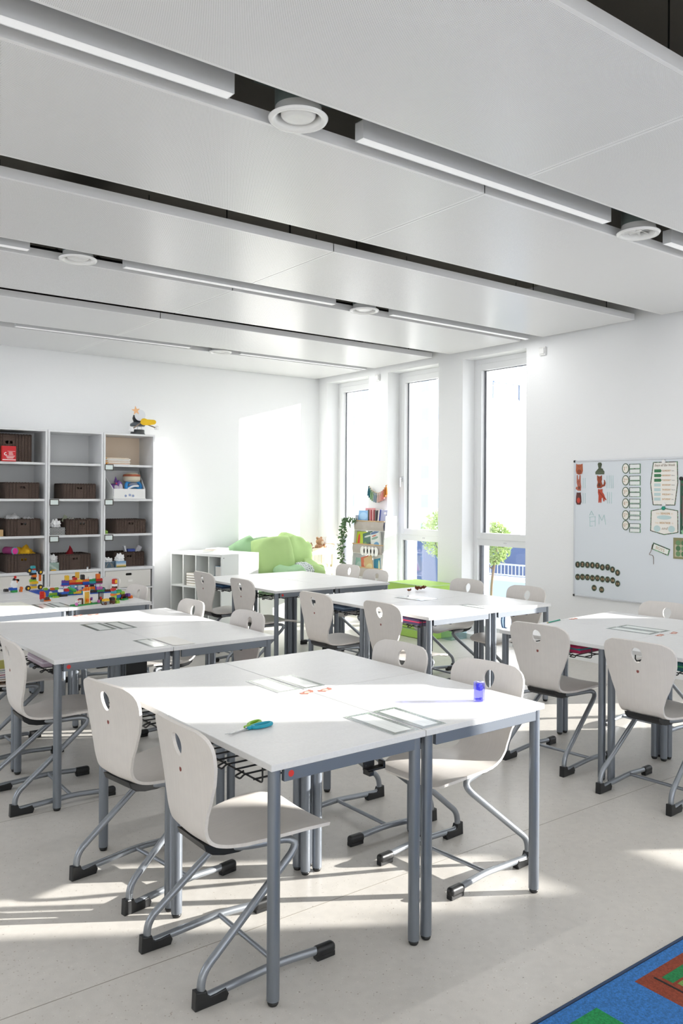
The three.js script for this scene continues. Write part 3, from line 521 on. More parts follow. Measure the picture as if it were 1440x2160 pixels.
{ // scissors: two steel blades, one green and one blue grip
  const t = thing('scissors', 'pair of scissors with green and turquoise handles on the front desk', 'scissors', [1.507, TT, -2.537], 0.26);
  const blade = (s) => extrude(poly([[-0.092, 0], [-0.06, 0.007 * s + 0.001], [0.0, 0.011 * s], [0.022, 0.01 * s], [0.022, -0.004 * s], [0, -0.005 * s]].sort((p, q) => 0)), 0.0022);
  part('blade', blade(1).rotateX(-Math.PI / 2).rotateY(0.1).translate(0, 0.006, 0), M.chrome, t); part('blade', blade(-1).rotateX(-Math.PI / 2).rotateY(-0.12).translate(0, 0.0035, 0), M.chrome, t);
  part('pivot', cyl(0.005, 0.005, 0.004, 0.004, 0.0095, 0, 14), M.chrome, t);
  const ring = (s, L, wd, mat) => { const pts = []; for (let k = 0; k < 18; k++) { const a = k / 18 * Math.PI * 2; pts.push(V(0.062 + L * Math.cos(a), 0.008, s * (0.018 + 0.006 * Math.cos(a)) + wd * Math.sin(a))); } return part('grip', [tube(pts, 0.0068, 48, 8, true), rbox(0.034, 0.012, 0.014, 0.005, 0.018, 0.0075, s * 0.008)], mat, t); };
  ring(-1, 0.033, 0.014, tint(0x7fb524, 0.4)); ring(1, 0.042, 0.016, tint(0x169bb4, 0.4));
}
{ // blue transparent pencil sharpener pot
  const t = thing('pencil_sharpener', 'transparent violet blue pencil sharpener standing on the sunlit front desk', 'sharpener', [2.487, TT, -2.345]);
  const gm = new THREE.MeshPhysicalMaterial({ color: 0xdedeff, roughness: 0.03, transmission: 1, thickness: 0, ior: 1.45 });
  part('pot', lathe([[0.0001, 0.002], [0.0225, 0.002], [0.0235, 0.004], [0.0235, 0.052], [0.0215, 0.052], [0.0215, 0.006], [0.0001, 0.005]], 28), gm, t);
  part('lid', lathe([[0.0245, 0.05], [0.0248, 0.055], [0.0242, 0.074], [0.021, 0.078], [0.0001, 0.0785], [0.0001, 0.074], [0.02, 0.073], [0.0225, 0.069], [0.0225, 0.05]], 10), gm, t);
  part('blade_holder', [rbox(0.014, 0.026, 0.022, 0.002, 0, 0.056, 0), rbox(0.012, 0.002, 0.024, 0.0008, 0.007, 0.056, 0, 1)], tint(0x5450e0, 0.3), t);
  part('shavings', [rbox(0.02, 0.005, 0.012, 0.002, 0.004, 0.009, 0.004).rotateY(0.5), rbox(0.015, 0.004, 0.01, 0.002, -0.006, 0.008, -0.006)], tint(0x4a44c8, 0.7), t);
}
{ // green pencil
  const t = thing('pencil', 'green pencil lying at the left corner of the right cluster', 'pencil', [4.46, TT + 0.0042, -3.535], 0.2);
  part('shaft', cyl(0.0042, 0.0042, 0.17, 0, 0, 0, 6).rotateZ(Math.PI / 2), tint(0x2f9e84, 0.4), t); part('tip', cyl(0.0006, 0.0042, 0.018, 0, 0, 0, 6).rotateZ(Math.PI / 2).translate(-0.094, 0, 0), M.wood, t); part('end', cyl(0.0043, 0.0043, 0.01, 0, 0, 0, 6).rotateZ(Math.PI / 2).translate(0.09, 0, 0), M.paper, t);
}
{ // dry brown leaves
  const leafG = (s) => { const g = new THREE.PlaneGeometry(0.07 * s, 0.045 * s, 6, 4).rotateX(-Math.PI / 2), p = g.attributes.position; for (let i = 0; i < p.count; i++) { const x = p.getX(i) / (0.035 * s), z = p.getZ(i) / (0.0225 * s); p.setZ(i, p.getZ(i) * (1.05 - Math.abs(x) * 0.8)); p.setY(i, 0.018 * s * (Math.abs(z) + 0.5 * x * x) + 0.004 * Math.sin(7 * x)); } g.computeVertexNormals(); return g; };
  const lm = std(0x7d4428, 0.8, { side: THREE.DoubleSide });
  for (const [k, dx, dz, a, s] of [[0, -0.09, 0, 0.2, 0.8], [1, 0, 0, 1.2, 1], [2, 0.04, -0.01, 2.3, 1.1], [3, 0.075, 0.01, 0.7, 1], [4, 0.055, 0.02, 3.6, 0.9]]) solo('dry_leaf', leafG(s).translate(0, 0.006 + k * 0.004, 0), lm, ['single curled brown dry leaf lying apart on the table', 'brown dry leaf, left one of the small heap', 'brown dry leaf at the back of the small heap', 'brown dry leaf at the right of the small heap', 'brown dry leaf on top of the small heap'][k], 'leaf', 'dry leaves on the table', [4.90 + dx, TT, -5.36 + dz], a);
}
// contents of the wire trays
function pouch(gi, sx, sz, w, h, d, mats, label, dx = 0.08, dz = 0, turn = 0) {
  const q = desk(gi, sx, sz), g = groups[gi], [x, z] = g.at(sx * (DW - dx - w / 2 + 0.012), sz * DD / 2 + dz), y = TT - 0.0762;
  h = 0.048; const t = thing('pencil_case', label, 'pencil case', [x, y, z], turn);
  part('body', rbox(w, h, d, Math.min(h, w, d) * 0.3, 0, h / 2), mats[0], t); part('zip', rbox(w * 0.9, 0.004, 0.008, 0.0015, 0, h, 0), mats[1], t); part('stripe', rbox(w + 0.002, h * 0.28, d + 0.002, h * 0.12, 0, h * 0.55), mats[1], t);
}
pouch(1, -1, 1, 0.2, 0.075, 0.26, [tint(0xb9a7b8, 0.4), tint(0xd8cfdc, 0.3)], 'pale lilac pencil box in the tray of the left cluster', 0.02, 0.02);
pouch(1, 1, 1, 0.18, 0.06, 0.3, [tint(0xd05f9d, 0.5), tint(0xe67db6, 0.4)], 'pink pencil case in the tray under the left cluster', 0.03, 0.0);
pouch(4, -1, 1, 0.22, 0.08, 0.28, [tint(0x4a3a63, 0.6), tint(0xd9315f, 0.5)], 'purple and pink pencil case in the tray under the table with brown leaves', 0.02, 0.12);
pouch(4, -1, -1, 0.2, 0.09, 0.3, [tint(0x34465c, 0.6), tint(0x6d8296, 0.5)], 'dark blue patterned pouch in the far tray under the table with brown leaves', 0.02, -0.02);
pouch(5, -1, -1, 0.2, 0.09, 0.2, [tint(0xb02657, 0.6), tint(0x1f7f86, 0.6)], 'crimson and teal pencil case in the far tray under the right cluster', 0.04, 0.1);
pouch(5, -1, 1, 0.2, 0.1, 0.26, [tint(0x1f5a5e, 0.6), tint(0x3c8f57, 0.6)], 'dark green patterned pouch in the tray at the right picture edge', 0.03, 0.0);
pouch(3, -1, -1, 0.2, 0.05, 0.2, [tint(0x29405c, 0.6), tint(0x4d7fae, 0.6)], 'navy pouch in the tray under the far cluster', 0.04, 0);
// booklets on the half hidden chair
[0xe59a2b, 0x4f8fd0, 0xd96a92, 0xe9b9c9, 0x6fb2e6, 0xd9d24a].forEach((c, k) => { const t = thing('booklet', `${['orange', 'blue', 'pink', 'rose', 'light blue', 'yellow'][k]} booklet in the pile on the chair at the left picture edge`, 'booklet', [1.42, 0.462 + k * 0.0135, -5.32], 0.05 * (k % 3)); part('cover', rbox(0.2, 0.012, 0.26, 0.002, 0, 0.0065, 0, 1), tint(c, 0.5), t); part('pages', rbox(0.196, 0.009, 0.256, 0.001, 0.004, 0.0065, 0.003, 1), M.paper, t); });
// ------------------------------------------------------------------ toy bricks on the table by the shelves
const BC = { r: 0xc4231c, b: 0x1f55b5, y: 0xf0c02c, g: 0x2f9b4b, l: 0x9ac43a, o: 0xe8741c, w: 0xf1f1ee, k: 0x23211f, p: 0xcf6fb5, v: 0x6b3f96, t: 0x2aa0a8, n: 0x5c3322, a: 0x8d9296, c: 0x7fc0de };
const stud = new THREE.CylinderGeometry(0.0062, 0.0062, 0.004, 8), brickCache = {};
function brickGeo(nx, nz, ny) {
  return brickCache[[nx, nz, ny]] ??= (() => { const g = [box(nx * 0.016 - 0.0006, ny * 0.0192 - 0.0003, nz * 0.016 - 0.0006, 0, ny * 0.0096, 0)]; for (let i = 0; i < nx; i++) for (let j = 0; j < nz; j++) g.push(stud.clone().translate((i - (nx - 1) / 2) * 0.016, ny * 0.0192 + 0.002, (j - (nz - 1) / 2) * 0.016)); return join(g); })();
}
function brick(parent, c, nx, nz, ny, x, y, z, turn = 0) { const m = part('toy_brick', brickGeo(nx, nz, ny), tint(BC[c], 0.3), parent); m.position.set(x, y, z); m.rotation.y = turn; return m; }
const BR = 0.0192;
{
  // blue base plate with the long house built on it
  const t = thing('brick_model', 'toy brick house with coloured walls on a large blue base plate', 'toy', [2.44, TT, -6.985], 0.0);
  const W = 36, D = 30;                        // studs
  part('base_plate', [box(W * 0.016, 0.005, D * 0.016, 0, 0.0028, 0)], tint(BC.b, 0.35), t);
  const sg = []; for (let i = 0; i < W; i++) for (let j = 0; j < D; j++) sg.push(stud.clone().translate((i - W / 2 + 0.5) * 0.016, 0.007, (j - D / 2 + 0.5) * 0.016));
  part('base_studs', sg, tint(BC.b, 0.35), t).userData.kind = 'stuff';
  const P = 'rbygopvtwnlk'; let y0 = 0.0053;
  for (let x = -0.26; x < 0.24; x += 0.066) brick(t, P[Math.floor(rr(0, 12))], 4, 1, 1, x + 0.03, y0, 0.215);                // front kerb
  for (let x = -0.02; x < 0.25; x += 0.05) brick(t, P[Math.floor(rr(0, 12))], 3, 1, rnd() < 0.5 ? 1 : 2, x, y0, 0.16 - rr(0, 0.05));
  // long house: pillars, deck, parapet, roof pieces
  for (const [x, c] of [[-0.03, 'w'], [0.03, 'c'], [0.09, 'w'], [0.15, 'r'], [0.2, 'k'], [0.25, 'w']]) for (let f = 0; f < 2; f++) brick(t, c, 2, 2, 1, x, y0 + f * BR, -0.08);
  for (let k = 0; k < 6; k++) brick(t, 'pctbvp'[k], 4, 2, 0.5, -0.035 + k * 0.0585, y0 + 2 * BR, -0.08);
  for (let k = 0; k < 6; k++) for (let f = 0; f < 2; f++) brick(t, 'bvrorybotgnr'[(k * 2 + f) % 12], 4, 1, 1, -0.035 + k * 0.0585, y0 + 2.5 * BR + f * BR, -0.066);
  for (let k = 0; k < 5; k++) brick(t, 'yrkwo'[k], 2, 2, k % 2 ? 1 : 2, -0.02 + k * 0.068, y0 + 4.5 * BR, -0.075);
  part('toy_door', [span(0.05, 0.085, y0 + 5 * BR, y0 + 8 * BR, -0.07, -0.064)], tint(0xe4b23a, 0.4), t);
  part('window_frame', extrude(poly(rect(-0.024, 0.024, 0, 0.036), [rect(-0.018, 0.018, 0.006, 0.03)]), 0.01).translate(0.1, y0, -0.055), tint(BC.w, 0.4), t);
  for (let k = 0; k < 14; k++) brick(t, P[Math.floor(rr(0, 12))], 2, rnd() < 0.5 ? 1 : 2, 1, rr(-0.26, 0.26), y0, rr(-0.2, 0.14), Math.floor(rr(0, 4)) * Math.PI / 2);
  const f = part('toy_figure', [cyl(0.006, 0.009, 0.016, 0.16, y0 + 8.6 * BR, -0.075, 10), cyl(0.007, 0.007, 0.014, 0.16, y0 + 9.5 * BR, -0.075, 12)], tint(BC.w, 0.4), t); part('hair', cyl(0.0076, 0.0076, 0.006, 0.16, y0 + 9.95 * BR, -0.075, 12), tint(BC.a, 0.5), f);
}
{ // garden house in front: green strip, white fence, yellow door, black gate
  const t = thing('brick_model', 'toy brick garden front with yellow door, white fences and black gate', 'toy', [2.28, TT, -6.13], 0.33);
  for (let k = 0; k < 5; k++) brick(t, 'g', 4, 4, 0.35, -0.13 + k * 0.064, 0, 0);
  const y = 0.35 * BR, fence = (x) => { const g = [span(x - 0.026, x + 0.026, y + 0.01, y + 0.014, 0.018, 0.022), span(x - 0.026, x + 0.026, y + 0.026, y + 0.03, 0.018, 0.022)]; for (let k = 0; k < 4; k++) g.push(span(x - 0.024 + k * 0.0145, x - 0.019 + k * 0.0145, y, y + 0.038, 0.017, 0.023)); part('picket_fence', g, tint(BC.w, 0.4), t); };
  fence(-0.125); fence(0.03);
  for (let f = 0; f < 3; f++) { brick(t, 'n', 2, 2, 1, -0.085, y + f * BR * 0.6, 0); brick(t, 'rnr'[f], 2, 1, 1, -0.015, y + f * BR * 0.5, 0); }
  const d = part('door_frame', extrude(poly(rect(-0.028, 0.028, 0, 0.1), [rect(-0.022, 0.022, 0.0, 0.092)]), 0.012).translate(-0.05, y, 0.012), tint(0xf0ead8, 0.4), t); part('toy_door', span(-0.072, -0.028, y, y + 0.092, 0.014, 0.02), tint(0xe4b23a, 0.4), d);
  for (const x of [-0.07, -0.05, -0.03]) brick(t, 'o', 1, 1, 1, x, y + 0.1, 0.018);
  const gate = [span(0.066, 0.07, y, y + 0.08, 0.01, 0.016), span(0.106, 0.11, y, y + 0.08, 0.01, 0.016), span(0.066, 0.11, y + 0.076, y + 0.08, 0.01, 0.016)]; for (let k = 0; k < 3; k++) gate.push(span(0.075 + k * 0.01, 0.078 + k * 0.01, y, y + 0.076, 0.011, 0.015)); part('gate', gate, tint(BC.k, 0.4), t);
  for (let k = 0; k < 9; k++) brick(t, 'prwoyvprk'[k], 1, 1, 1, -0.15 + k * 0.034, y + (k % 2) * BR, 0.03 - (k % 3) * 0.02);
}
{ // colourful tower at the right front
  const t = thing('brick_model', 'stack of orange, green and red toy bricks at the right front table corner', 'toy', [2.52, TT, -6.235], 0.6);
  for (let f = 0; f < 5; f++) for (let k = 0; k < 3; k++) if (f < 5 - k) brick(t, 'oyglrbonytlgrok'[(f * 3 + k * 2) % 15], k ? 4 : 2, 2, 1, k * 0.052 - 0.03, f * BR, (f % 2) * 0.006);
  for (let k = 0; k < 5; k++) brick(t, 'krogv'[k], 2, 2, 1, 0.09 + (k % 3) * 0.034, (k > 2 ? 1 : 0) * BR, 0.03 - (k % 2) * 0.05); brick(t, 'g', 4, 2, 0.35, 0.05, 0, 0.05);
}
{ // vehicle in front of the gate
  const t = thing('brick_model', 'small brown and yellow toy brick cart before the black gate', 'toy', [2.40, TT, -6.045], 0.3);
  brick(t, 'a', 3, 2, 1, -0.04, 0.008, 0); brick(t, 'y', 3, 2, 0.7, -0.04, BR + 0.008, 0); brick(t, 'n', 2, 2, 1, 0.02, 0.008, 0); brick(t, 'k', 2, 2, 1, 0.02, BR + 0.008, 0); brick(t, 'l', 2, 2, 1, 0.065, 0.0, 0);
  for (const x of [-0.055, 0.02]) for (const z of [-0.018, 0.018]) part('wheel', cyl(0.012, 0.012, 0.007, 0, 0, 0, 16).rotateX(Math.PI / 2).translate(x, 0.012, z), tint(BC.n, 0.5), t);
}
{ // red sign tower at the back right
  const t = thing('brick_model', 'small red and white toy brick tower at the right of the blue plate', 'toy', [2.70, TT, -6.70], 0.4);
  for (let f = 0; f < 6; f++) brick(t, 'wwnwrr'[f], 2, 2, 1, 0, f * BR, 0); part('sign_face', [span(-0.012, 0.012, 4.4 * BR, 5.8 * BR, 0.0165, 0.018)], tint(BC.y, 0.4), t);
}
{ // loose red piece at the front left
  const t = thing('brick_model', 'red and orange toy brick arm lying in front of the blue plate', 'toy', [2.03, TT, -6.48], 0.2);
  brick(t, 'a', 1, 2, 1, 0, 0, 0); for (let f = 1; f < 4; f++) brick(t, 'r', 2, 1, 1, 0, f * BR, 0); brick(t, 'o', 4, 1, 0.5, 0.04, 0, 0); brick(t, 'n', 2, 2, 1, 0.04, 0.5 * BR, 0); brick(t, 'o', 1, 1, 2, 0.02, 1.5 * BR, 0.0);
}
{ // walking machine and truck at the back left
  const t = thing('brick_model', 'tall toy brick machine with yellow wheels at the left of the blue plate', 'toy', [2.215, TT, -7.32], 0.3);
  for (const [x, y, z] of [[-0.06, 0.02, 0.02], [0.06, 0.02, 0.02], [-0.05, 0.17, 0.02], [0.06, 0.15, 0.02]]) { const w = part('wheel', cyl(0.022, 0.022, 0.014, 0, 0, 0, 20).rotateX(Math.PI / 2).translate(x, y, z), tint(BC.k, 0.6), t); part('hub_cap', cyl(0.011, 0.011, 0.016, 0, 0, 0, 14).rotateX(Math.PI / 2).translate(x, y, z), tint(BC.y, 0.4), w); }
  [['y', 4, 2], ['a', 3, 2], ['y', 4, 2], ['l', 4, 1], ['k', 2, 2], ['o', 2, 2], ['k', 4, 1], ['c', 2, 2], ['r', 1, 1], ['t', 2, 2]].forEach(([c, a, b], f) => brick(t, c, a, b, 1, f % 3 * 0.006, 0.012 + f * BR, 0)); for (let f = 0; f < 4; f++) brick(t, 'o', 1, 1, 1, 0.07, 0.07 + f * BR, 0);
}
{
  const t = thing('brick_model', 'white toy brick robot at the far left of the toy table', 'toy', [2.03, TT, -7.22], 0.2);
  for (const [c, a, b, x, f] of [['g', 3, 2, 0, 0], ['b', 4, 2, -0.01, 1], ['w', 2, 2, 0.0, 2], ['w', 3, 2, 0.0, 3], ['o', 1, 1, 0.02, 4], ['w', 2, 2, 0, 4], ['k', 1, 1, 0, 5], ['o', 1, 2, 0.06, 0], ['o', 1, 2, 0.065, 1], ['k', 2, 2, -0.07, 0.6], ['r', 1, 1, 0.01, 6]]) brick(t, c, a, b, 1, x, f * BR, 0);
}
{
  const t = thing('brick_model', 'toy brick cart with green roller beside the tall machine', 'toy', [2.27, TT, -6.71], 0.2);
  for (const [c, a, x, f] of [['k', 4, 0, 0], ['b', 4, 0.01, 1], ['w', 2, -0.02, 2], ['r', 2, 0.03, 2]]) brick(t, c, a, 2, 1, x, f * BR, 0); part('roller', cyl(0.014, 0.014, 0.07, 0, 0, 0, 16).rotateZ(1.2).translate(0.08, 0.05, 0), tint(BC.g, 0.4), t); brick(t, 'l', 3, 2, 0.4, -0.08, 0, 0.03); brick(t, 'g', 4, 3, 0.4, -0.07, 0, -0.03);
}

// ------------------------------------------------------------------ tall shelf units along the back wall
const SZ = -9.0, SB = BZ + 0.003, SHELF = [0.757, 1.14, 1.535, 1.926], STOP = 2.28;
const units = [[1.59, 2.228, 'at the left picture edge'], [2.232, 2.872, 'left one in view, with the red box'], [2.876, 3.488, 'middle one, with the empty top compartment'], [3.492, 4.105, 'right one, with the craft figure on top']];
units.forEach(([x0, x1, where], n) => {
  const t = thing('shelf_unit', `tall light grey shelf unit ${where}`, 'shelf', [0, 0, 0], 0, 'shelf units');
  const T = 0.022;
  part('side_panel', rspan(x0, x0 + T, 0.06, STOP - T, SB, SZ, 0.0015), M.cabinet, t); part('side_panel', rspan(x1 - T, x1, 0.06, STOP - T, SB, SZ, 0.0015), M.cabinet, t);
  part('top_panel', rspan(x0, x1, STOP - T, STOP, SB, SZ, 0.0015), M.cabinet, t); part('bottom_panel', span(x0 + T, x1 - T, 0.06, 0.08, SB, SZ - 0.01), M.cabinet, t);
  part('plinth', span(x0 + 0.01, x1 - 0.01, 0, 0.06, SB + 0.03, SZ - 0.04), M.cabinet, t); part('back_panel', span(x0 + T, x1 - T, 0.08, STOP - T, SB, SB + 0.008), M.cabinetIn, t);
  for (const y of SHELF) part('shelf_board', rspan(x0 + T, x1 - T, y - 0.025, y, SB + 0.008, y < 1 ? SZ - 0.002 : SZ - 0.018, 0.0015), M.cabinet, t);
  if (n === 3) part('warm_light_sheet', span(x0 + T, x1 - T, 1.927, STOP - T, SB + 0.008, SB + 0.014), M.cabinetWarmLight, t, 'added peach sheet with warm light painted in, back of the top compartment');  // added sheet, its peach colour stands for warm light in the cell
  for (const [y0, y1] of [[0.53, 0.722], [0.325, 0.505], [0.1, 0.3]]) {
    const xm = (x0 + x1) / 2, pill = []; for (let k = 0; k < 24; k++) { const a = k / 24 * Math.PI * 2; pill.push([xm + Math.sign(Math.cos(a)) * 0.024 + 0.014 * Math.cos(a), y1 - 0.045 + 0.014 * Math.sin(a)]); }
    const d = part('drawer', extrude(poly(rect(x0 + T + 0.008, x1 - T - 0.02, y0, y1), [pill]), 0.016).translate(0, 0, SZ - 0.024), M.drawer, t);
    part('grip_recess', span(xm - 0.06, xm + 0.06, y1 - 0.075, y1 - 0.015, SZ - 0.05, SZ - 0.03), M.hole, d);
    part('drawer_rail', rspan(x0 + T, x1 - T, y1 + 0.003, y1 + 0.02, SZ - 0.03, SZ - 0.004, 0.001), M.cabinet, t);
    if (n === 3) part('name_holder', [rbox(0.05, 0.022, 0.003, 0.001, xm + 0.02, y1 - 0.12, SZ - 0.0065), rbox(0.008, 0.026, 0.0032, 0.001, xm - 0.005, y1 - 0.12, SZ - 0.0062)], M.paper, d);
  }
});
// framed label cards clipped to the shelf edges
for (const [x, y, label] of [[3.555, 1.903, 'framed label card on the right unit under its folder shelf'], [3.555, 1.51, 'framed label card on the right unit under the toy bin'], [3.555, 1.113, 'framed label card on the right unit under the middle basket'], [2.945, 1.51, 'framed label card on the middle unit under its empty shelf'], [2.945, 1.113, 'framed label card on the middle unit above the tissue box']]) {
  const t = thing('shelf_label', label, 'label', [x, y - 0.012, SZ + 0.001], 0.06); t.rotation.x = 0; part('frame', extrude(poly(rect(-0.052, 0.052, -0.034, 0.034), [rect(-0.043, 0.043, -0.025, 0.025)]), 0.003), tint(0x4a4640, 0.6), t); part('card', span(-0.044, 0.044, -0.026, 0.026, 0, 0.0015), tint(0xe4efec, 0.6), t);
}
// wicker baskets with two square grip openings
function basket(x0, x1, y, h, label, d = 0.3, zf = SZ - 0.03) {
  const w = x1 - x0, t = thing('wicker_basket', label, 'basket', [(x0 + x1) / 2, y + 0.001, zf - d / 2], 0, 'brown wicker baskets');
  const gx = w * 0.09, gy = h * 0.66, wall = (W, holes) => extrude(poly(rect(-W / 2, W / 2, 0, h), holes), 0.012);
  const hs = h > 0.2 ? 0.03 : 0.024, holes = [rect(-gx * 0.15 - hs, -gx * 0.15, gy, gy + hs), rect(gx * 0.15, gx * 0.15 + hs, gy, gy + hs)];
  part('front_wall', wall(w, holes).translate(0, 0, d / 2 - 0.012), M.wicker, t); part('back_wall', wall(w, []).translate(0, 0, -d / 2), M.wicker, t);
  for (const s of [-1, 1]) part('side_wall', wall(d - 0.024, []).rotateY(Math.PI / 2).translate(s > 0 ? w / 2 - 0.012 : -w / 2, 0, 0), M.wicker, t);
  part('base', span(-w / 2 + 0.012, w / 2 - 0.012, 0, 0.01, -d / 2 + 0.012, d / 2 - 0.012), M.wicker, t);
  const rim = []; const q = [[-w / 2 + 0.006, -d / 2 + 0.006], [w / 2 - 0.006, -d / 2 + 0.006], [w / 2 - 0.006, d / 2 - 0.006], [-w / 2 + 0.006, d / 2 - 0.006]];
  for (let k = 0; k < 4; k++) { const [ax, az] = q[k], [bx, bz] = q[(k + 1) % 4], n = Math.round(Math.hypot(bx - ax, bz - az) / 0.03); for (let i = 0; i < n; i++) { const s = (i + 0.5) / n; rim.push(new THREE.SphereGeometry(0.0165, 8, 6).scale(Math.abs(bx - ax) > 0.01 ? 1.15 : 0.62, 0.62, Math.abs(bx - ax) > 0.01 ? 0.62 : 1.15).translate(ax + (bx - ax) * s, h, az + (bz - az) * s)); } }
  part('woven_rim', rim, M.wicker, t);
  const stakes = []; const ns = Math.round(w / 0.034); for (let k = 0; k <= ns; k++) stakes.push(cyl(0.005, 0.005, h - 0.01, -w / 2 + 0.008 + k * (w - 0.016) / ns, h / 2, d / 2 - 0.001, 6)); for (const st of stakes) { const p = st.attributes.position; for (let i = 0; i < p.count; i++) p.setZ(i, p.getZ(i)); }
  const clear = stakes.filter((st) => { st.computeBoundingBox(); const c = (st.boundingBox.min.x + st.boundingBox.max.x) / 2; return Math.abs(c) > gx * 0.15 + hs + 0.006; }); part('stakes', clear, M.wicker, t).userData.kind = 'stuff';
  return t;
}
const [S0, S1, S2, S3] = SHELF;
basket(2.262, 2.725, S3, 0.285, 'large brown wicker basket on the top shelf behind the red box', 0.3, SZ - 0.07);
basket(2.447, 2.795, S2, 0.165, 'empty brown wicker basket on the second shelf of the left unit');
basket(2.457, 2.81, S1, 0.175, 'brown wicker basket with white cloths on the third shelf of the left unit');
basket(2.465, 2.815, S0, 0.185, 'brown wicker basket with yellow cloth on the fourth shelf of the left unit');
basket(3.05, 3.415, S2, 0.16, 'empty brown wicker basket on the second shelf of the middle unit');
basket(3.085, 3.445, S1, 0.165, 'brown wicker basket right of the small patterned box, middle unit');
basket(3.015, 3.36, S0, 0.165, 'brown wicker basket holding a red cloth, middle unit');
basket(3.65, 4.01, S1, 0.155, 'brown wicker basket half in sunlight on the right unit', 0.3, SZ - 0.03);
basket(3.665, 4.03, S0, 0.16, 'brown wicker basket with books on the lowest shelf of the right unit', 0.26, SZ - 0.115);
// crumpled cloths and tissues
function crumple(w, h, d, n = 3.1) { const g = new THREE.IcosahedronGeometry(1, 5), p = g.attributes.position; for (let i = 0; i < p.count; i++) { const x = p.getX(i), y = p.getY(i), z = p.getZ(i), k = 1 + 0.16 * Math.sin(n * 2.1 * x + 1.3 * Math.sin(n * z)) + 0.13 * Math.sin(n * 2.7 * y + n * 1.7 * z) + 0.07 * Math.sin(9 * x + 7 * z); p.setXYZ(i, x * k * w / 2, Math.max(-0.55, y) * k * h / 1.55 + 0.55 * h / 1.55, z * k * d / 2); } g.computeVertexNormals(); return toCreasedNormals(g, 0.9); }
const soft = (hex) => std(hex, 0.92, { bumpMap: fuzz, bumpScale: 0.002 });
solo('cloth', crumple(0.17, 0.1, 0.18), soft(0xdedede), 'white crumpled cloth in the third shelf basket, left one', 'cloth', undefined, [2.56, S1 + 0.125, SZ - 0.17]);
solo('cloth', crumple(0.11, 0.075, 0.16, 4), soft(0xe9e9e9), 'white crumpled cloth in the third shelf basket, right one', 'cloth', undefined, [2.715, S1 + 0.125, SZ - 0.16]);
solo('cloth', crumple(0.22, 0.14, 0.2), soft(0xf0b91d), 'yellow felt cloth heaped in the basket of the left unit', 'cloth', undefined, [2.675, S0 + 0.12, SZ - 0.17]);
solo('cloth', crumple(0.1, 0.08, 0.14), soft(0x8f2230), 'dark red cloth at the right of the yellow cloth', 'cloth', undefined, [2.765, S0 + 0.12, SZ - 0.2]);
{ const t = thing('sequin_tube', 'pink glitter roll lying on the basket of the left unit', 'roll', [2.53, S0 + 0.225, SZ - 0.14], 0.35); part('outer', cyl(0.042, 0.042, 0.16, 0, 0, 0, 28).rotateX(Math.PI / 2), tint(0xb04a86, 0.5), t); part('core_disc', cyl(0.033, 0.033, 0.004, 0, 0, 0.081, 28).rotateX(Math.PI / 2).translate(0, 0, 0.0) && new THREE.CylinderGeometry(0.033, 0.033, 0.004, 28).rotateX(Math.PI / 2).translate(0, 0, 0.0815), tint(0xe5309c, 0.5), t); part('rim_ring', new THREE.TorusGeometry(0.038, 0.005, 8, 28).translate(0, 0, 0.079), tint(0x58a3a8, 0.5), t); }
{ const g = new THREE.ConeGeometry(0.085, 0.14, 4, 6).scale(1, 1, 0.5), p = g.attributes.position; for (let i = 0; i < p.count; i++) p.setX(i, p.getX(i) + 0.006 * Math.sin(p.getY(i) * 60)); g.computeVertexNormals(); solo('cloth', g.rotateY(0.4), soft(0xa3182a), 'red pointed cloth sticking out of the middle unit basket', 'cloth', undefined, [3.17, S0 + 0.195, SZ - 0.15]); }
solo('cloth', crumple(0.09, 0.06, 0.12), soft(0xe8e6e2), 'pale cloth in the basket right of the patterned box', 'cloth', undefined, [3.19, S1 + 0.12, SZ - 0.16]); solo('cloth', crumple(0.09, 0.055, 0.12, 4.2), soft(0xdfe2e0), 'second pale cloth in the basket of the middle unit', 'cloth', undefined, [3.33, S1 + 0.12, SZ - 0.16]);
solo('folded_card', [box(0.05, 0.08, 0.004), box(0.05, 0.08, 0.004).rotateY(0.9).translate(0.04, 0, 0.02)], tint(0x9aa08a, 0.7), 'olive folded card leaning out of the middle unit basket', 'card', undefined, [3.10, S1 + 0.175, SZ - 0.13], 0.4).rotation.z = -0.5;
// boxes
function printBox(name, w, h, d, x, y, z, turn, map, mat, label, cat) { const t = thing(name, label, cat, [x, y, z], turn); part('carton', rbox(w, h, d, 0.002, 0, h / 2, 0), mat, t); part('printed_face', new THREE.PlaneGeometry(w - 0.004, h - 0.004).translate(0, h / 2, d / 2 + 0.0006), new THREE.MeshStandardMaterial({ map, roughness: 0.4 }), t); return t; }
const redTex = canvasTex(192, 216, (g, w, h) => { g.fillStyle = '#d2232c'; g.fillRect(0, 0, w, h); g.fillStyle = '#f4e9e6'; g.font = 'bold 13px sans-serif'; g.fillText('○ ▬▬▬▬▬▬▬', 24, 26); g.lineWidth = 12; g.strokeStyle = '#f6efec'; g.beginPath(); g.arc(48, 112, 18, 0.6, 5.2); g.stroke(); g.fillRect(72, 72, 110, 4); for (let k = 0; k < 5; k++) g.fillRect(90, 84 + k * 10, 54 + (k * 23) % 20, 4); g.fillRect(52, 138, 128, 6); for (let k = 0; k < 3; k++) g.fillRect(52 + k * 8, 152 + k * 10, 116 - k * 16, 5); g.fillRect(2, 190, w - 4, 12); });
printBox('tea_box', 0.142, 0.16, 0.05, 2.475, S3 + 0.001, SZ - 0.03, 0.02, redTex, M.red, 'small red carton with white print on the top left shelf', 'box');
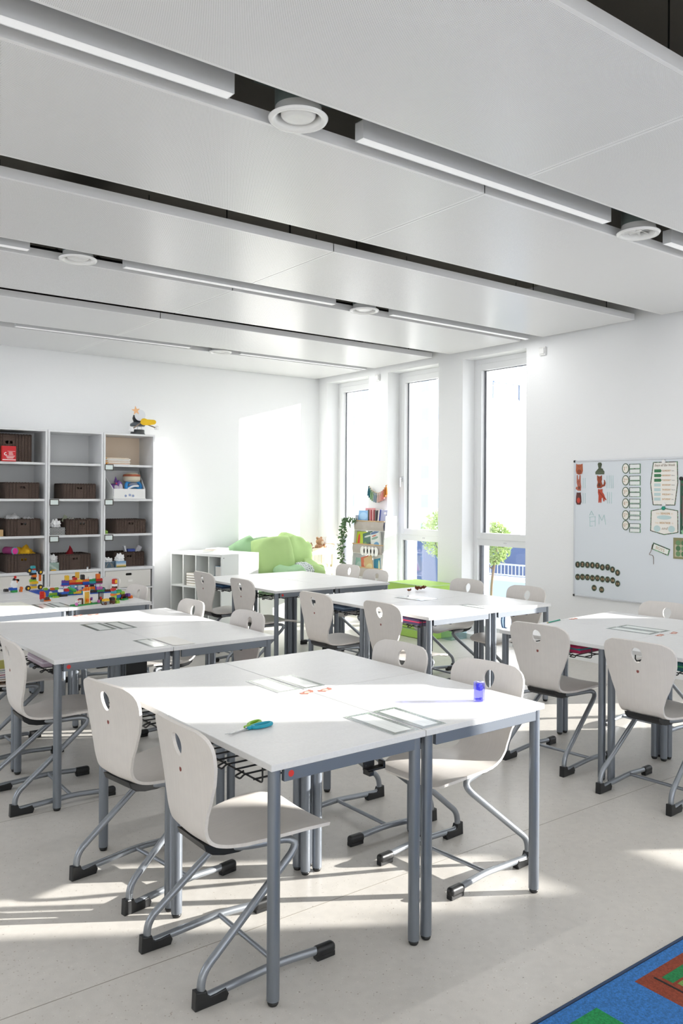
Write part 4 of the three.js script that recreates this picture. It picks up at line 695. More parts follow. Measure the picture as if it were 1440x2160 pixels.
const sageTex = canvasTex(192, 128, (g, w, h) => { g.fillStyle = '#93aba1'; g.fillRect(0, 0, w, h); g.strokeStyle = '#e4ece6'; g.lineWidth = 4; for (let k = 0; k < 26; k++) { g.beginPath(); g.arc((k * 53) % w, (k * 37) % h, 9, 0, 4.6); g.stroke(); } });
function tissues(x, y, z, w, h, d, turn, map, mat, label) { const t = printBox('tissue_box', w, h, d, x, y, z, turn, map, mat, label, 'tissue box'); const g = crumple(0.1, 0.085, 0.07, 4.5).translate(0, h - 0.004, 0); part('tissue', g, M.tissue, t); return t; }
tissues(2.965, S0 + 0.001, SZ - 0.1, 0.125, 0.085, 0.12, 0.03, sageTex, tint(0x93aba1, 0.5), 'sage green tissue box with looping pattern in the middle unit');
const zig = canvasTex(192, 96, (g, w, h) => { g.fillStyle = '#2b2c2e'; g.fillRect(0, 0, w, h); g.fillStyle = '#d8dad8'; for (let i = 0; i < 14; i++) for (let j = 0; j < 6; j++) { g.beginPath(); const x = i * 14 + (j % 2) * 7, y = j * 17; g.moveTo(x, y); g.lineTo(x + 6, y + 8); g.lineTo(x, y + 16); g.lineTo(x - 6, y + 8); g.fill(); } });
tissues(2.992, S1 + 0.001, SZ - 0.1, 0.175, 0.085, 0.12, 0.0, zig, tint(0x2b2c2e, 0.6), 'black and white patterned tissue box on the middle unit');
const sky2 = canvasTex(192, 96, (g, w, h) => { const q = ['#7fa6c8', '#93b3cf', '#b8cad8', '#e3d7b8', '#d8b25e', '#6f7f4a']; q.forEach((c, k) => { g.fillStyle = c; g.fillRect(0, k * h / 6, w, h / 6 + 1); }); });
tissues(3.705, S0 + 0.001, SZ - 0.055, 0.12, 0.072, 0.09, 0.05, sky2, tint(0x7f9cb0, 0.5), 'tissue box with a landscape picture on the right unit');
{ const t = thing('tissue_box', 'dark blue triangular tissue box with twig print on the right unit', 'tissue box', [3.578, S0 + 0.001, SZ - 0.09], 0.05); part('carton', rbox(0.11, 0.065, 0.12, 0.003, 0, 0.033, 0), tint(0x4f6472, 0.5), t); part('twig_print', [bent([[-0.05, 0.005, 0.0606], [-0.02, 0.055, 0.0606]], 0.0025, 0.01, 5, 2), bent([[0.03, 0.005, 0.0606], [0.005, 0.058, 0.0606]], 0.0025, 0.01, 5, 2), bent([[0.048, 0.005, 0.0606], [0.02, 0.05, 0.0606]], 0.0025, 0.01, 5, 2)], tint(0xb9ab98, 0.6), t); part('tissue', crumple(0.1, 0.05, 0.08, 4.2).translate(0.0, 0.063, 0), M.tissue, t); }
solo('wood_block', rbox(0.09, 0.07, 0.06, 0.004, 0, 0.036, 0), M.wood, 'light wooden box at the left picture edge on the third shelf', 'box', undefined, [2.39, S1, SZ - 0.08]);
solo('eraser', [rbox(0.05, 0.012, 0.02, 0.003, 0, 0.007, 0), rbox(0.02, 0.013, 0.021, 0.003, 0.02, 0.007, 0)], tint(0xd8a832, 0.5), 'small yellow eraser below the sage tissue box', 'eraser', undefined, [2.945, S0, SZ - 0.025]);
solo('green_toy', crumple(0.05, 0.04, 0.04, 4), tint(0xa7cf62, 0.6), 'tiny light green toy on the right unit beside the sunlit basket', 'toy', undefined, [3.555, S1, SZ - 0.1]);
// stack of folders on the right unit
['0xd98a2f', '0xe0a040', '0xece6dc', '0xc98b3a', '0xeee9e2', '0xe5ded6', '0xe9c07f'].map(Number).forEach((c, k) => { const t = thing('folder', `${['orange', 'amber', 'cream', 'ochre', 'white', 'pale', 'sand'][k]} paper folder in the flat stack on the right unit`, 'folder', [3.665 + (k % 3) * 0.008, S3 + 0.001 + k * 0.0108, SZ - 0.16], 0.04 * (k % 2)); part('cover', rbox(0.29, 0.0098, 0.22, 0.002, 0, 0.005, 0, 1), tint(c, 0.6), t); part('sheets', rbox(0.26, 0.006, 0.215, 0.001, 0.018, 0.005, 0.004, 1), M.paper, t); });
{ // white toy bin leaning open towards the room
  const t = thing('toy_bin', 'white open toy bin with small cartoon print on the right unit', 'bin', [3.80, S2 + 0.001, SZ - 0.17], 0); const w = 0.5, d = 0.3;
  part('front_panel', rspan(-w / 2 + 0.07, w / 2 - 0.05, 0, 0.115, d / 2 - 0.008, d / 2), M.white, t); part('back_panel', rspan(-w / 2, w / 2, 0, 0.33, -d / 2, -d / 2 + 0.008), M.white, t); part('bottom', span(-w / 2 + 0.06, w / 2 - 0.04, 0, 0.008, -d / 2 + 0.008, d / 2 - 0.008), M.white, t);
  for (const s of [-1, 1]) { const g = extrude(poly([[-d / 2 + 0.008, 0], [d / 2 - 0.008, 0], [d / 2 - 0.008, 0.115], [-d / 2 + 0.05, 0.31], [-d / 2 + 0.008, 0.33]]), 0.006).rotateY(-Math.PI / 2); const q = g.attributes.position; for (let i = 0; i < q.count; i++) q.setX(i, q.getX(i) + s * (w / 2 - 0.05) + s * 0.04 * (d / 2 - q.getZ(i)) / d + (s < 0 ? 0.02 : 0)); part('side_panel', g, M.white, t); }
  part('print', [[-0.05, 0.035, 0xc7a0cf], [0.0, 0.045, 0x4f86c4], [0.04, 0.035, 0xe6d26a]].map(([x, y]) => cyl(0.014, 0.014, 0.001, 0, 0, 0, 14).rotateX(Math.PI / 2).translate(x + 0.01, y, d / 2 + 0.0006)), tint(0x9aa7c8, 0.5), t);
  const pl = thing('plush_toy', 'purple and white plush toy in the white bin', 'toy', [3.715, S2 + 0.04, SZ - 0.16], 0.3); part('body', crumple(0.15, 0.16, 0.14, 2.2), soft(0x8a63b0), pl); part('belly', crumple(0.1, 0.1, 0.1, 2).translate(-0.005, 0.035, 0.04), soft(0xe9e2f0), pl); part('ear', new THREE.ConeGeometry(0.026, 0.07, 12).rotateZ(0.2).translate(-0.02, 0.185, 0), soft(0x7c55a3), pl); part('nose', new THREE.SphereGeometry(0.01, 10, 8).translate(-0.06, 0.135, 0.06), tint(0xd0306a, 0.5), pl);
  const hat = thing('hat', 'cream and rust round hat on top of the toy bin', 'hat', [3.885, S2 + 0.205, SZ - 0.15], 0.2); part('crown', lathe([[0.0001, 0.1], [0.05, 0.098], [0.085, 0.08], [0.098, 0.05], [0.1, 0.02], [0.09, 0.0], [0.06, -0.01]], 32), soft(0xe8dfc8), hat); part('band', lathe([[0.0985, 0.055], [0.101, 0.06], [0.092, 0.078], [0.087, 0.08]], 32), tint(0xa85a3c, 0.7), hat);
  const mk = thing('swim_mask', 'blue and white toy goggles hanging over the bin front', 'toy', [3.895, S2 + 0.12, SZ - 0.13], 0.1); part('frame', [tube([[-0.095, 0.0, 0.02], [-0.08, 0.06, 0], [0, 0.085, -0.01], [0.08, 0.06, 0], [0.085, 0.0, 0.02], [0.02, 0.02, 0.03], [-0.05, 0.015, 0.03]], 0.019, 48, 10, true)], tint(0x2c8fd4, 0.35), mk); part('strap', tube([[-0.09, -0.005, 0.045], [-0.03, 0.025, 0.055], [0.04, 0.03, 0.055]], 0.012, 20, 8), tint(0xf2f6fa, 0.4), mk); part('lens', new THREE.SphereGeometry(0.05, 20, 12).scale(1.2, 0.7, 0.3).translate(0, 0.045, 0.005), tint(0x8a94a8, 0.15), mk);
}
// books and card in the lowest right basket
for (const [x, w, h, c, tl, label] of [[3.83, 0.02, 0.11, 0xf2f4fa, 0.25, 'white rounded paddle standing in the lowest right basket'], [3.90, 0.09, 0.035, 0x4d62b8, 0, 'blue edged book lying across the lowest right basket'], [3.985, 0.06, 0.11, 0xcfcdd2, -0.5, 'grey printed card leaning at the right of the lowest basket']]) { const m = solo('book', [rbox(w, h, 0.05, Math.min(w, h) * 0.2, 0, 0, 0)], tint(c, 0.5), label, 'book', undefined, [x, S0 + 0.18, SZ - 0.2]); m.rotation.z = tl; }
{ // craft figure on top of the right unit
  const t = thing('craft_figure', 'craft figure with peach star, white disc and yellow beak on the shelf top', 'craft figure', [3.95, STOP, SZ - 0.14], 0);
  part('base', lathe([[0.0001, 0], [0.09, 0], [0.088, 0.012], [0.08, 0.016], [0.078, 0.06], [0.0001, 0.062]], 32), tint(0x3e4143, 0.35), t); for (const rx of [-0.05, 0, 0.05]) part('rod', cyl(0.006, 0.006, 0.05, rx, 0.085, 0, 10), M.chrome, t);
  part('collar', lathe([[0.0001, 0.105], [0.08, 0.1], [0.088, 0.11], [0.082, 0.13], [0.05, 0.15], [0.0001, 0.155]], 28), tint(0x53595f, 0.3), t); part('neck', lathe([[0.0001, 0.15], [0.045, 0.15], [0.06, 0.19], [0.05, 0.23], [0.0001, 0.24]], 24), tint(0x2f3133, 0.5), t);
  part('face_disc', cyl(0.066, 0.066, 0.006, 0, 0, 0, 36).rotateX(Math.PI / 2).translate(0.0, 0.225, 0.07), tint(0xe3e6ea, 0.5), t);
  const st = new THREE.Shape(); for (let k = 0; k < 10; k++) { const a = k * Math.PI / 5 + Math.PI / 2 + 0.15, r = k % 2 ? 0.022 : 0.055; k ? st.lineTo(r * Math.cos(a), r * Math.sin(a)) : st.moveTo(r * Math.cos(a), r * Math.sin(a)); } part('star', extrude(st, 0.005).translate(-0.055, 0.275, 0.076), tint(0xeebb8a, 0.6), t);
  const bk = new THREE.Shape(); bk.moveTo(-0.04, 0.0); bk.bezierCurveTo(-0.04, 0.05, 0.0, 0.07, 0.04, 0.045); bk.lineTo(0.12, 0.045); bk.bezierCurveTo(0.165, 0.045, 0.165, -0.005, 0.12, -0.012); bk.bezierCurveTo(0.06, -0.02, -0.03, -0.04, -0.04, 0.0); part('beak', extrude(bk, 0.006).translate(0.035, 0.135, 0.09), tint(0xecbf14, 0.6), t);
  for (const [a, b] of [[[-0.005, 0.13, 0.09], [-0.115, 0.05, 0.1]], [[0.07, 0.125, 0.085], [0.2, 0.085, 0.09]]]) { const s = part('arm_stick', tube([a, [(a[0] + b[0]) / 2, (a[1] + b[1]) / 2, a[2]], b], 0.007, 8, 8), tint(0x8d7c6c, 0.7), t); part('pompom', crumple(0.05, 0.045, 0.05, 5).translate(b[0], b[1] - 0.02, b[2]), M.tissue, s); }
}
// ------------------------------------------------------------------ reading corner
{ // low white cube shelf, turned a little away from the wall
  const t = thing('cube_shelf', 'low white cube shelf standing out from the back wall beside the green cushions', 'shelf', [4.66, 0, -8.40], 0.245);
  const D = 0.60, L = 0.90, H = 0.9, T = 0.02;   // local: the open side faces -x, the shelf runs along -z
  part('top_board', rspan(0, D, H - 0.03, H, -L, 0, 0.002), M.lowShelf, t); part('bottom_board', rspan(0, D, 0.04, 0.07, -L, 0, 0.002), M.lowShelf, t); part('middle_board', rspan(0.004, D, 0.485, 0.505, -L + T, -T, 0.001), M.lowShelf, t);
  part('end_panel', rspan(0, D, 0.07, H - 0.03, -T, 0, 0.002), M.lowShelf, t); part('end_panel', rspan(0, D, 0.07, H - 0.03, -L, -L + T, 0.002), M.lowShelf, t); part('back_panel', span(D - 0.012, D, 0.07, H - 0.03, -L + T, -T), M.lowShelf, t);
  for (const k of [1, 2, 3]) for (const [a, b] of [[0.07, 0.485], [0.505, H - 0.03]]) part('divider', span(0.004, D - 0.012, a, b, -k * L / 4 - 0.008, -k * L / 4 + 0.008), M.lowShelf, t);
  part('plinth', span(0.03, D - 0.03, 0, 0.04, -L + 0.03, -0.03), M.lowShelf, t);
  part('screw_cap', [[0.03, 0.86], [D - 0.03, 0.86], [0.03, 0.1], [D - 0.03, 0.1]].map(([x, y]) => cyl(0.006, 0.006, 0.002, 0, 0, 0, 12).rotateX(Math.PI / 2).translate(x, y, 0.001)), tint(0x6b7075, 0.5), t);
  const c = Math.cos(0.245), s = Math.sin(0.245), at = (x, y, z) => [4.66 + c * x + s * z, y, -8.40 - s * x + c * z];
  const bk = (lx, y, lz, w, h, d, col, label, turn = 0) => { const b = thing('book', label, 'book', at(lx, y + 0.001, lz), 0.245 + turn); part('cover', rbox(w, h, d, 0.002, 0, h / 2, 0, 1), tint(col, 0.45), b); part('pages', rbox(w - 0.006, Math.max(0.004, h - 0.006), d - 0.006, 0.001, -0.0045, h / 2, 0.0, 1), M.paper, b); };
  bk(0.10, 0.505, -0.14, 0.02, 0.25, 0.13, 0x2a97cf, 'bright blue picture book upright in the near cube of the low shelf');
  [0xd8c7a8, 0xb9ab8e, 0x8d8271, 0xc5b59a, 0xe2dccd].forEach((q, k) => bk(0.14, 0.505 + k * 0.03, -0.56, 0.22, 0.027, 0.17, q, `${['sand', 'tan', 'brown', 'beige', 'cream'][k]} book in the flat pile inside the low shelf`, 0.05 * (k % 2)));
  bk(0.14, 0.07, -0.13, 0.02, 0.2, 0.1, 0x2f7f52, 'dark green book in the lower near cube of the low shelf', 0.2);
  [[0.28, -0.38, 0.3, 0.2, 0xd6e9df], [0.28, -0.40, 0.26, 0.18, 0xf2d7c0], [0.29, -0.39, 0.24, 0.17, 0xeef2f2]].forEach(([x, z, w, d, q], k) => bk(x, H + k * 0.016, z, w, 0.015, d, q, `${['mint', 'peach', 'white'][k]} covered flat book lying on top of the low shelf`, 0.1 * k));
}
function pillowGeo(w, h, d, dent = 0.25) {
  const N = 34, make = (s) => { const g = new THREE.PlaneGeometry(w, h, N, N), p = g.attributes.position; for (let i = 0; i < p.count; i++) { const x = p.getX(i) / (w / 2), y = p.getY(i) / (h / 2), e = Math.pow(Math.max(0, (1 - x ** 4) * (1 - y ** 4)), 0.45), pinch = 1 - 0.09 * (1 - Math.abs(x)) * 0 - 0.10 * (1 - y * y) * Math.abs(x) ** 3 - 0.10 * (1 - x * x) * Math.abs(y) ** 3, wr = 0.10 * Math.sin(5 * x + 3 * y * y + w * 40) * e + 0.12 * Math.sin(11 * y - 6 * x + w * 30) * (1 - e) * e * 2 + 0.05 * Math.sin(8 * x * y + 4 * x); const rd = 1 - 0.17 * Math.pow(Math.abs(x * y), 2); p.setXYZ(i, x * w / 2 * pinch * rd, y * h / 2 * pinch * rd, s * d / 2 * e * (1 + wr - dent * Math.exp(-5 * ((x - 0.3) ** 2 + (y - 0.5) ** 2)))); } if (s < 0) { const ix = g.index.array; for (let i = 0; i < ix.length; i += 3) [ix[i], ix[i + 1]] = [ix[i + 1], ix[i]]; } g.computeVertexNormals(); return g; };
  return join([make(1), make(-1)]);
}
function pillow(px, mat, w, h, d, [x, y, z], [rx, ry, rz], label) { const m = solo('cushion', pillowGeo(w, h, d), mat, label, 'cushion', 'green floor cushions', [x, y, z]); m.rotation.set(rx, ry, rz); return m; }
{ // low mattress under the cushions
  const t = thing('floor_mattress', 'green covered mattress on a low box under the big cushions', 'mattress', [5.75, 0, -8.93]);
  part('box_base', rspan(-0.46, 0.46, 0, 0.36, -0.44, 0.36, 0.01), M.lowShelf, t); part('pad', rbox(0.96, 0.2, 0.84, 0.06, 0, 0.465, -0.03), M.cushion2, t);
}
pillow(0, M.cushion, 0.58, 0.56, 0.28, [5.58, 0.82, -8.76], [-0.22, -0.35, 0.06], 'large lime green cushion in the middle of the reading corner');
pillow(1, M.cushion, 0.58, 0.50, 0.28, [6.03, 0.84, -8.97], [-0.3, 0.15, -0.34], 'large lime green cushion leaning to the right, partly in the sun');
pillow(2, M.cushion2, 0.5, 0.42, 0.2, [5.40, 0.83, -9.17], [-0.2, -0.1, 0.45], 'mint green cushion behind at the left of the pile');
pillow(3, M.cushion3, 0.46, 0.42, 0.18, [5.66, 0.85, -9.24], [-0.1, 0, 0.15], 'dull green cushion furthest back, only its top edge showing');
pillow(4, M.cushion2, 0.42, 0.3, 0.16, [5.68, 0.645, -8.53], [-1.35, 0, 0.2], 'small mint green cushion lying flat in front of the pile');
pillow(5, M.cushion, 0.36, 0.3, 0.16, [6.14, 0.645, -8.68], [-1.0, 0.2, -0.5], 'small lime green cushion at the front right of the pile');
{ const pt = canvasTex(128, 128, (g, w, h) => { g.fillStyle = '#e6e9e9'; g.fillRect(0, 0, w, h); for (let k = 0; k < 60; k++) { g.fillStyle = ['#3f4a50', '#8fa2a6', '#5f7f78'][k % 3]; g.beginPath(); g.ellipse((k * 47) % w, (k * 71) % h, 9, 4, k, 0, 7); g.fill(); } }); pt.wrapS = pt.wrapT = THREE.RepeatWrapping; pt.repeat.set(2, 2); pillow(6, std(0xffffff, 0.9, { map: pt }), 0.3, 0.22, 0.14, [5.93, 0.66, -8.60], [-1.0, 0.1, 0.2], 'small grey patterned cushion between the green ones'); }
{ // toy doll cart with soft toys
  const t = thing('toy_cart', 'pale wooden toy cart with cream baskets in the window corner', 'toy cart', [6.49, 0, -9.08], 0.05);
  const wd = std(0xe9d9bf, 0.6); for (const x of [-0.17, 0.17]) for (const z of [-0.11, 0.11]) part('post', cyl(0.011, 0.011, 0.86, x, 0.45, z, 12), wd, t);
  for (const y of [0.28, 0.54, 0.8]) { part('tray', [rspan(-0.19, 0.19, y, y + 0.015, -0.13, 0.13), rspan(-0.19, 0.19, y, y + 0.09, 0.118, 0.13), rspan(-0.19, 0.19, y, y + 0.09, -0.13, -0.118), rspan(-0.19, -0.178, y, y + 0.09, -0.118, 0.118), rspan(0.178, 0.19, y, y + 0.09, -0.118, 0.118)], y > 0.5 ? std(0xf1e7d2, 0.7) : wd, t); }
  part('handle', bent([[0.17, 0.86, -0.11], [0.22, 0.93, -0.11], [0.22, 0.93, 0.11], [0.17, 0.86, 0.11]], 0.01, 0.03, 8, 4), wd, t); for (const x of [-0.15, 0.15]) for (const z of [-0.1, 0.1]) part('wheel', cyl(0.03, 0.03, 0.02, 0, 0, 0, 18).rotateX(Math.PI / 2).translate(x, 0.03, z), wd, t);
  for (let k = 0; k < 4; k++) part('fabric_bin', rbox(0.08, 0.11, 0.2, 0.014, -0.135 + k * 0.09, 0.612, 0), std(0xeee3c6, 0.8), t);
  const plush = (x, z, s, c, label, arms) => { const b = thing('plush_toy', label, 'toy', [x, 0.817, z], 0.2), m = soft(c), blob = (r, X, Y, Z, sx = 1, sy = 1) => new THREE.SphereGeometry(r * s, 18, 14).scale(sx, sy, 1).translate(X * s, Y * s, Z * s); part('body', blob(0.075, 0, 0.075, 0, 1, 1), m, b); part('head', blob(0.06, 0, 0.18, 0.01), m, b); for (const q of [-1, 1]) { part('ear', blob(0.02, q * 0.045, 0.235, 0), m, b); part('arm', blob(0.028, q * 0.08, 0.1, 0.03, 0.8, 1.6), m, b); part('foot', blob(0.03, q * 0.045, 0.03, 0.06), m, b); } part('muzzle', blob(0.025, 0, 0.165, 0.06), soft(0xf0d9c4), b); };
  plush(6.505, -9.06, 0.85, 0xc79a78, 'pinkish brown teddy bear sitting in the toy cart'); plush(6.375, -9.09, 0.55, 0xa87c56, 'small brown plush toy at the left of the teddy bear');
  { const b = thing('plush_toy', 'pink and white plush bunny at the right of the teddy bear', 'toy', [6.615, 0.817, -9.08], 0); part('body', new THREE.SphereGeometry(0.035, 16, 12).scale(0.9, 1.6, 0.9).translate(0, 0.056, 0), soft(0xf0c4c4), b); part('head', new THREE.SphereGeometry(0.03, 16, 12).translate(0, 0.13, 0), soft(0xf6efe8), b); for (const q of [-1, 1]) part('ear', new THREE.SphereGeometry(0.012, 12, 8).scale(1, 3, 0.6).translate(q * 0.015, 0.18, 0), soft(0xf6efe8), b); }
}
// book rack on the window pier, with fabric slings
const RK = { x: 6.735, z0: -8.36, z1: -7.76 };
{
  const t = thing('book_rack', 'white wall book rack with grey fabric slings on the window pier', 'book rack', [0, 0, 0]);
  for (const z of [RK.z0, RK.z1]) part('side_panel', extrude(poly([[0, 0], [0.22, 0], [0.26, 0.12], [0.16, 1.32], [0, 1.32]]), 0.014).rotateY(-Math.PI / 2 + Math.PI).rotateY(Math.PI).rotateY(Math.PI / 2).rotateY(-Math.PI / 2).rotateY(0) && extrude(poly([[0, 0.06], [-0.26, 0.06], [-0.26, 0.2], [-0.17, 1.34], [0, 1.34]]), 0.014).translate(RK.x, 0, z), M.white, t);
  const fab = std(0xc9c0b8, 0.95, { bumpMap: fuzz, bumpScale: 0.002 });
  for (const [y, dx] of [[1.155, 0.19], [0.865, 0.215], [0.575, 0.235]]) { const g = new THREE.PlaneGeometry(RK.z1 - RK.z0 - 0.014, 0.115, 24, 8).rotateY(-Math.PI / 2), p = g.attributes.position; for (let i = 0; i < p.count; i++) p.setX(i, p.getX(i) - 0.012 * Math.cos(p.getY(i) * 26) + 0.004 * Math.sin(p.getZ(i) * 40)); g.computeVertexNormals(); part('fabric_sling', [g.clone().translate(RK.x - dx, y + 0.057, (RK.z0 + RK.z1) / 2 + 0.007), g.clone().translate(RK.x - dx + 0.004, y + 0.057, (RK.z0 + RK.z1) / 2 + 0.007)], fab, t); part('rod', cyl(0.007, 0.007, RK.z1 - RK.z0, 0, 0, 0, 10).rotateX(Math.PI / 2).translate(RK.x - dx, y + 0.115, (RK.z0 + RK.z1) / 2 + 0.007), M.wood, t); part('shelf_floor', span(RK.x - dx, RK.x - 0.01, y - 0.006, y, RK.z0 + 0.014, RK.z1), M.white, t); }
  const bw = std(0xf4f2ee, 0.6); for (let k = 0; k < 5; k++) part('pompom_bunting', cyl(0.045, 0.045, 0.003, 0, 0, 0, 20).rotateZ(Math.PI / 2).scale(1, 1.25, 1).translate(RK.x - 0.236, 0.9, -8.12 + k * 0.065), bw, t);
}
function cover(w, h, spec) { return canvasTex(w, h, (g) => { g.fillStyle = spec.bg; g.fillRect(0, 0, w, h); for (const [c, x, y, rx, ry] of spec.blobs ?? []) { g.fillStyle = c; g.beginPath(); g.ellipse(x * w, y * h, rx * w, ry * h, 0, 0, 7); g.fill(); } if (spec.text) { g.fillStyle = spec.tc ?? '#fff'; g.font = `bold ${spec.size ?? 20}px sans-serif`; g.fillText(spec.text, w * 0.1, h * 0.3); } }); }
// picture books: front cover towards the room (-x)
function faceBook(z, y, w, h, x, spec, side, label, lean = 0.12, tilt = 0) {
  const b = thing('picture_book', label, 'book', [x, y + Math.abs(Math.sin(tilt)) * w / 2, z], 0); b.rotation.set(tilt, 0, -lean);
  part('cover', rbox(0.012, h, w, 0.002, 0, h / 2, 0, 1), tint(side, 0.45), b); part('pages', rbox(0.009, h - 0.006, w - 0.006, 0.001, 0, h / 2, 0.0045, 1), M.paper, b);
  part('cover_print', new THREE.PlaneGeometry(w - 0.003, h - 0.003).rotateY(-Math.PI / 2).translate(-0.0066, h / 2, 0), new THREE.MeshStandardMaterial({ map: cover(96, 128, spec), roughness: 0.4 }), b);
}
const X1 = RK.x - 0.12;
faceBook(-8.235, 1.158, 0.2, 0.245, X1 - 0.03, { bg: '#7fb4e4', blobs: [['#9cc9ee', 0.5, 0.3, 0.4, 0.2], ['#e0a9b4', 0.7, 0.95, 0.15, 0.08], ['#5f97cf', 0.3, 0.8, 0.3, 0.2]] }, 0x7fb4e4, 'sky blue picture book at the left of the top rack row');
faceBook(-8.16, 1.158, 0.2, 0.275, X1 + 0.03, { bg: '#d88a8f' }, 0xd88a8f, 'rose book behind the sky blue one in the top rack row', 0.05);
[[-8.085, 0x3a332c, 'black'], [-8.055, 0xcf8c90, 'dusty pink'], [-8.03, 0xa8323c, 'crimson'], [-8.0, 0xd9a3a4, 'pale rose'], [-7.972, 0x97303a, 'dark red'], [-7.945, 0x57524e, 'dark grey']].forEach(([z, c, n]) => { const b = thing('picture_book', `${n} book spine upright in the top row of the book rack`, 'book', [RK.x - 0.105, 1.158, z]); part('cover', rbox(0.14, 0.255, 0.022, 0.002, 0, 0.128, 0, 1), tint(c, 0.45), b); part('pages', rbox(0.136, 0.249, 0.017, 0.001, 0.004, 0.1285, 0, 1), M.paper, b); });
faceBook(-7.905, 1.158, 0.03, 0.26, X1 - 0.03, { bg: '#4556a8' }, 0x4556a8, 'deep blue book beside the lilac one in the top rack row');
faceBook(-7.835, 1.158, 0.125, 0.255, X1 - 0.03, { bg: '#b3b6d8', blobs: [['#8f90b8', 0.4, 0.75, 0.3, 0.15], ['#f3d9a8', 0.4, 0.85, 0.15, 0.08], ['#eceaf0', 0.7, 0.15, 0.2, 0.06]] }, 0x9a9cc8, 'lilac picture book at the right of the top rack row');
faceBook(-8.245, 0.868, 0.2, 0.265, X1 - 0.05, { bg: '#c9dd3e', blobs: [['#e8563a', 0.25, 0.45, 0.12, 0.35], ['#f0932e', 0.68, 0.75, 0.16, 0.2]] }, 0xc9dd3e, 'lime picture book with red giraffe shape in the middle rack row');
faceBook(-8.065, 0.868, 0.2, 0.245, X1 - 0.062, { bg: '#3f6b5a', blobs: [['#cfd8d0', 0.5, 0.2, 0.35, 0.05], ['#6f9a58', 0.2, 0.7, 0.2, 0.25], ['#2a3f4c', 0.7, 0.75, 0.25, 0.2]] }, 0x2c4038, 'dark green picture book leaning in the middle rack row', 0.12, -0.22);
faceBook(-7.90, 0.868, 0.19, 0.265, X1 - 0.072, { bg: '#d5d8d4', blobs: [['#4a6fa0', 0.5, 0.06, 0.5, 0.06], ['#c0563e', 0.4, 0.2, 0.25, 0.03], ['#5f9ac8', 0.55, 0.7, 0.3, 0.18], ['#7f9c8c', 0.45, 0.32, 0.35, 0.06]] }, 0x3f4a50, 'grey picture book with blue panel leaning in the middle rack row', 0.12, -0.25);
faceBook(-8.27, 0.578, 0.17, 0.22, X1 - 0.06, { bg: '#a3cdbd', blobs: [['#c7e0d4', 0.5, 0.5, 0.35, 0.3]] }, 0xa3cdbd, 'mint picture book at the left of the lowest rack row');
faceBook(-8.10, 0.578, 0.16, 0.235, X1 - 0.075, { bg: '#d8705a', blobs: [['#4a9ac0', 0.25, 0.75, 0.2, 0.1], ['#f0c8a8', 0.6, 0.4, 0.25, 0.2]] }, 0xc0503e, 'coral picture book in the lowest rack row', 0.12, -0.25);
faceBook(-8.0, 0.578, 0.17, 0.235, X1 - 0.088, { bg: '#ddb98a', blobs: [['#e8d9a8', 0.5, 0.6, 0.4, 0.2]] }, 0x8f8a52, 'sand coloured picture book in the lowest rack row', 0.12, -0.35);
faceBook(-7.86, 0.578, 0.13, 0.225, X1 - 0.08, { bg: '#2c84a4', blobs: [['#e9efc8', 0.8, 0.5, 0.15, 0.4]] }, 0x2c84a4, 'teal blue picture book at the right of the lowest rack row', 0.12, -0.2);
{ // trailing artificial vine
  const t = thing('trailing_vine', 'green artificial vine hanging down the left side of the book rack', 'plant', [6.50, 0, -8.44]); const lm = std(0x5f7f58, 0.8, { side: THREE.DoubleSide }), g = [];
  const c = new THREE.CatmullRomCurve3([V(0, 1.28, 0.1), V(-0.04, 1.25, 0.02), V(-0.06, 1.14, -0.01), V(-0.06, 1.0, -0.03), V(-0.065, 0.88, -0.04), V(-0.06, 0.76, -0.02), V(-0.06, 0.7, -0.02)]);
  part('stem', new THREE.TubeGeometry(c, 40, 0.003, 6), tint(0x6b6b48, 0.8), t);
  const leaf = extrude(poly([[0, 0], [0.012, 0.008], [0.028, 0.006], [0.036, 0], [0.028, -0.006], [0.012, -0.008]]), 0.0006); const geos = [0, 1, 2].map((k) => leaf.clone().scale(0.95 + k * 0.25, 1.1 + k * 0.25, 1));
  for (let k = 0; k < 240; k++) { const u = Math.pow(k / 240, 1.5), p = c.getPointAt(Math.min(1, u)), m = part('leaf', geos[k % 3], lm, t); m.position.copy(p).add(V(rr(-0.03, 0.03) * (1.5 - u), rr(-0.02, 0.02), rr(-0.045, 0.045) * (1.5 - u))); m.rotation.set(rr(0, 6), rr(0, 6), rr(-1, 0.4)); }
}
{ // tassel garland
  const t = thing('tassel_garland', 'garland of wool tassels from teal to copper on the window pier', 'garland', [6.715, 0, 0]);
  const P = [V(0, 1.715, -8.262), V(-0.004, 1.655, -8.19), V(-0.006, 1.622, -8.085), V(-0.004, 1.655, -7.98), V(0, 1.728, -7.905)], c = new THREE.CatmullRomCurve3(P); part('cord', new THREE.TubeGeometry(c, 40, 0.004, 6), tint(0xcdb48c, 0.8), t);
  const cols = [0x1f5f6e, 0x2f7480, 0x88ad84, 0x9dbb90, 0x9fb4bd, 0x8ea5b0, 0xdfc3b8, 0xe3b9ac, 0xe9a196, 0xe08880, 0xc07a3a, 0xb8691f];
  cols.forEach((q, k) => { const p = c.getPointAt(0.02 + k / 11 * 0.96), m = soft(q), a = part('tassel', lathe([[0.0001, 0], [0.008, -0.003], [0.0095, -0.014], [0.006, -0.02], [0.010, -0.03], [0.016, -0.075], [0.019, -0.118], [0.012, -0.122], [0.0001, -0.118]], 14).translate(p.x - 0.012, p.y, p.z), m, t); part('binding', new THREE.TorusGeometry(0.0068, 0.0022, 6, 14).rotateX(Math.PI / 2).translate(p.x - 0.012, p.y - 0.02, p.z), tint(0xd9cdb8, 0.8), a); });
}
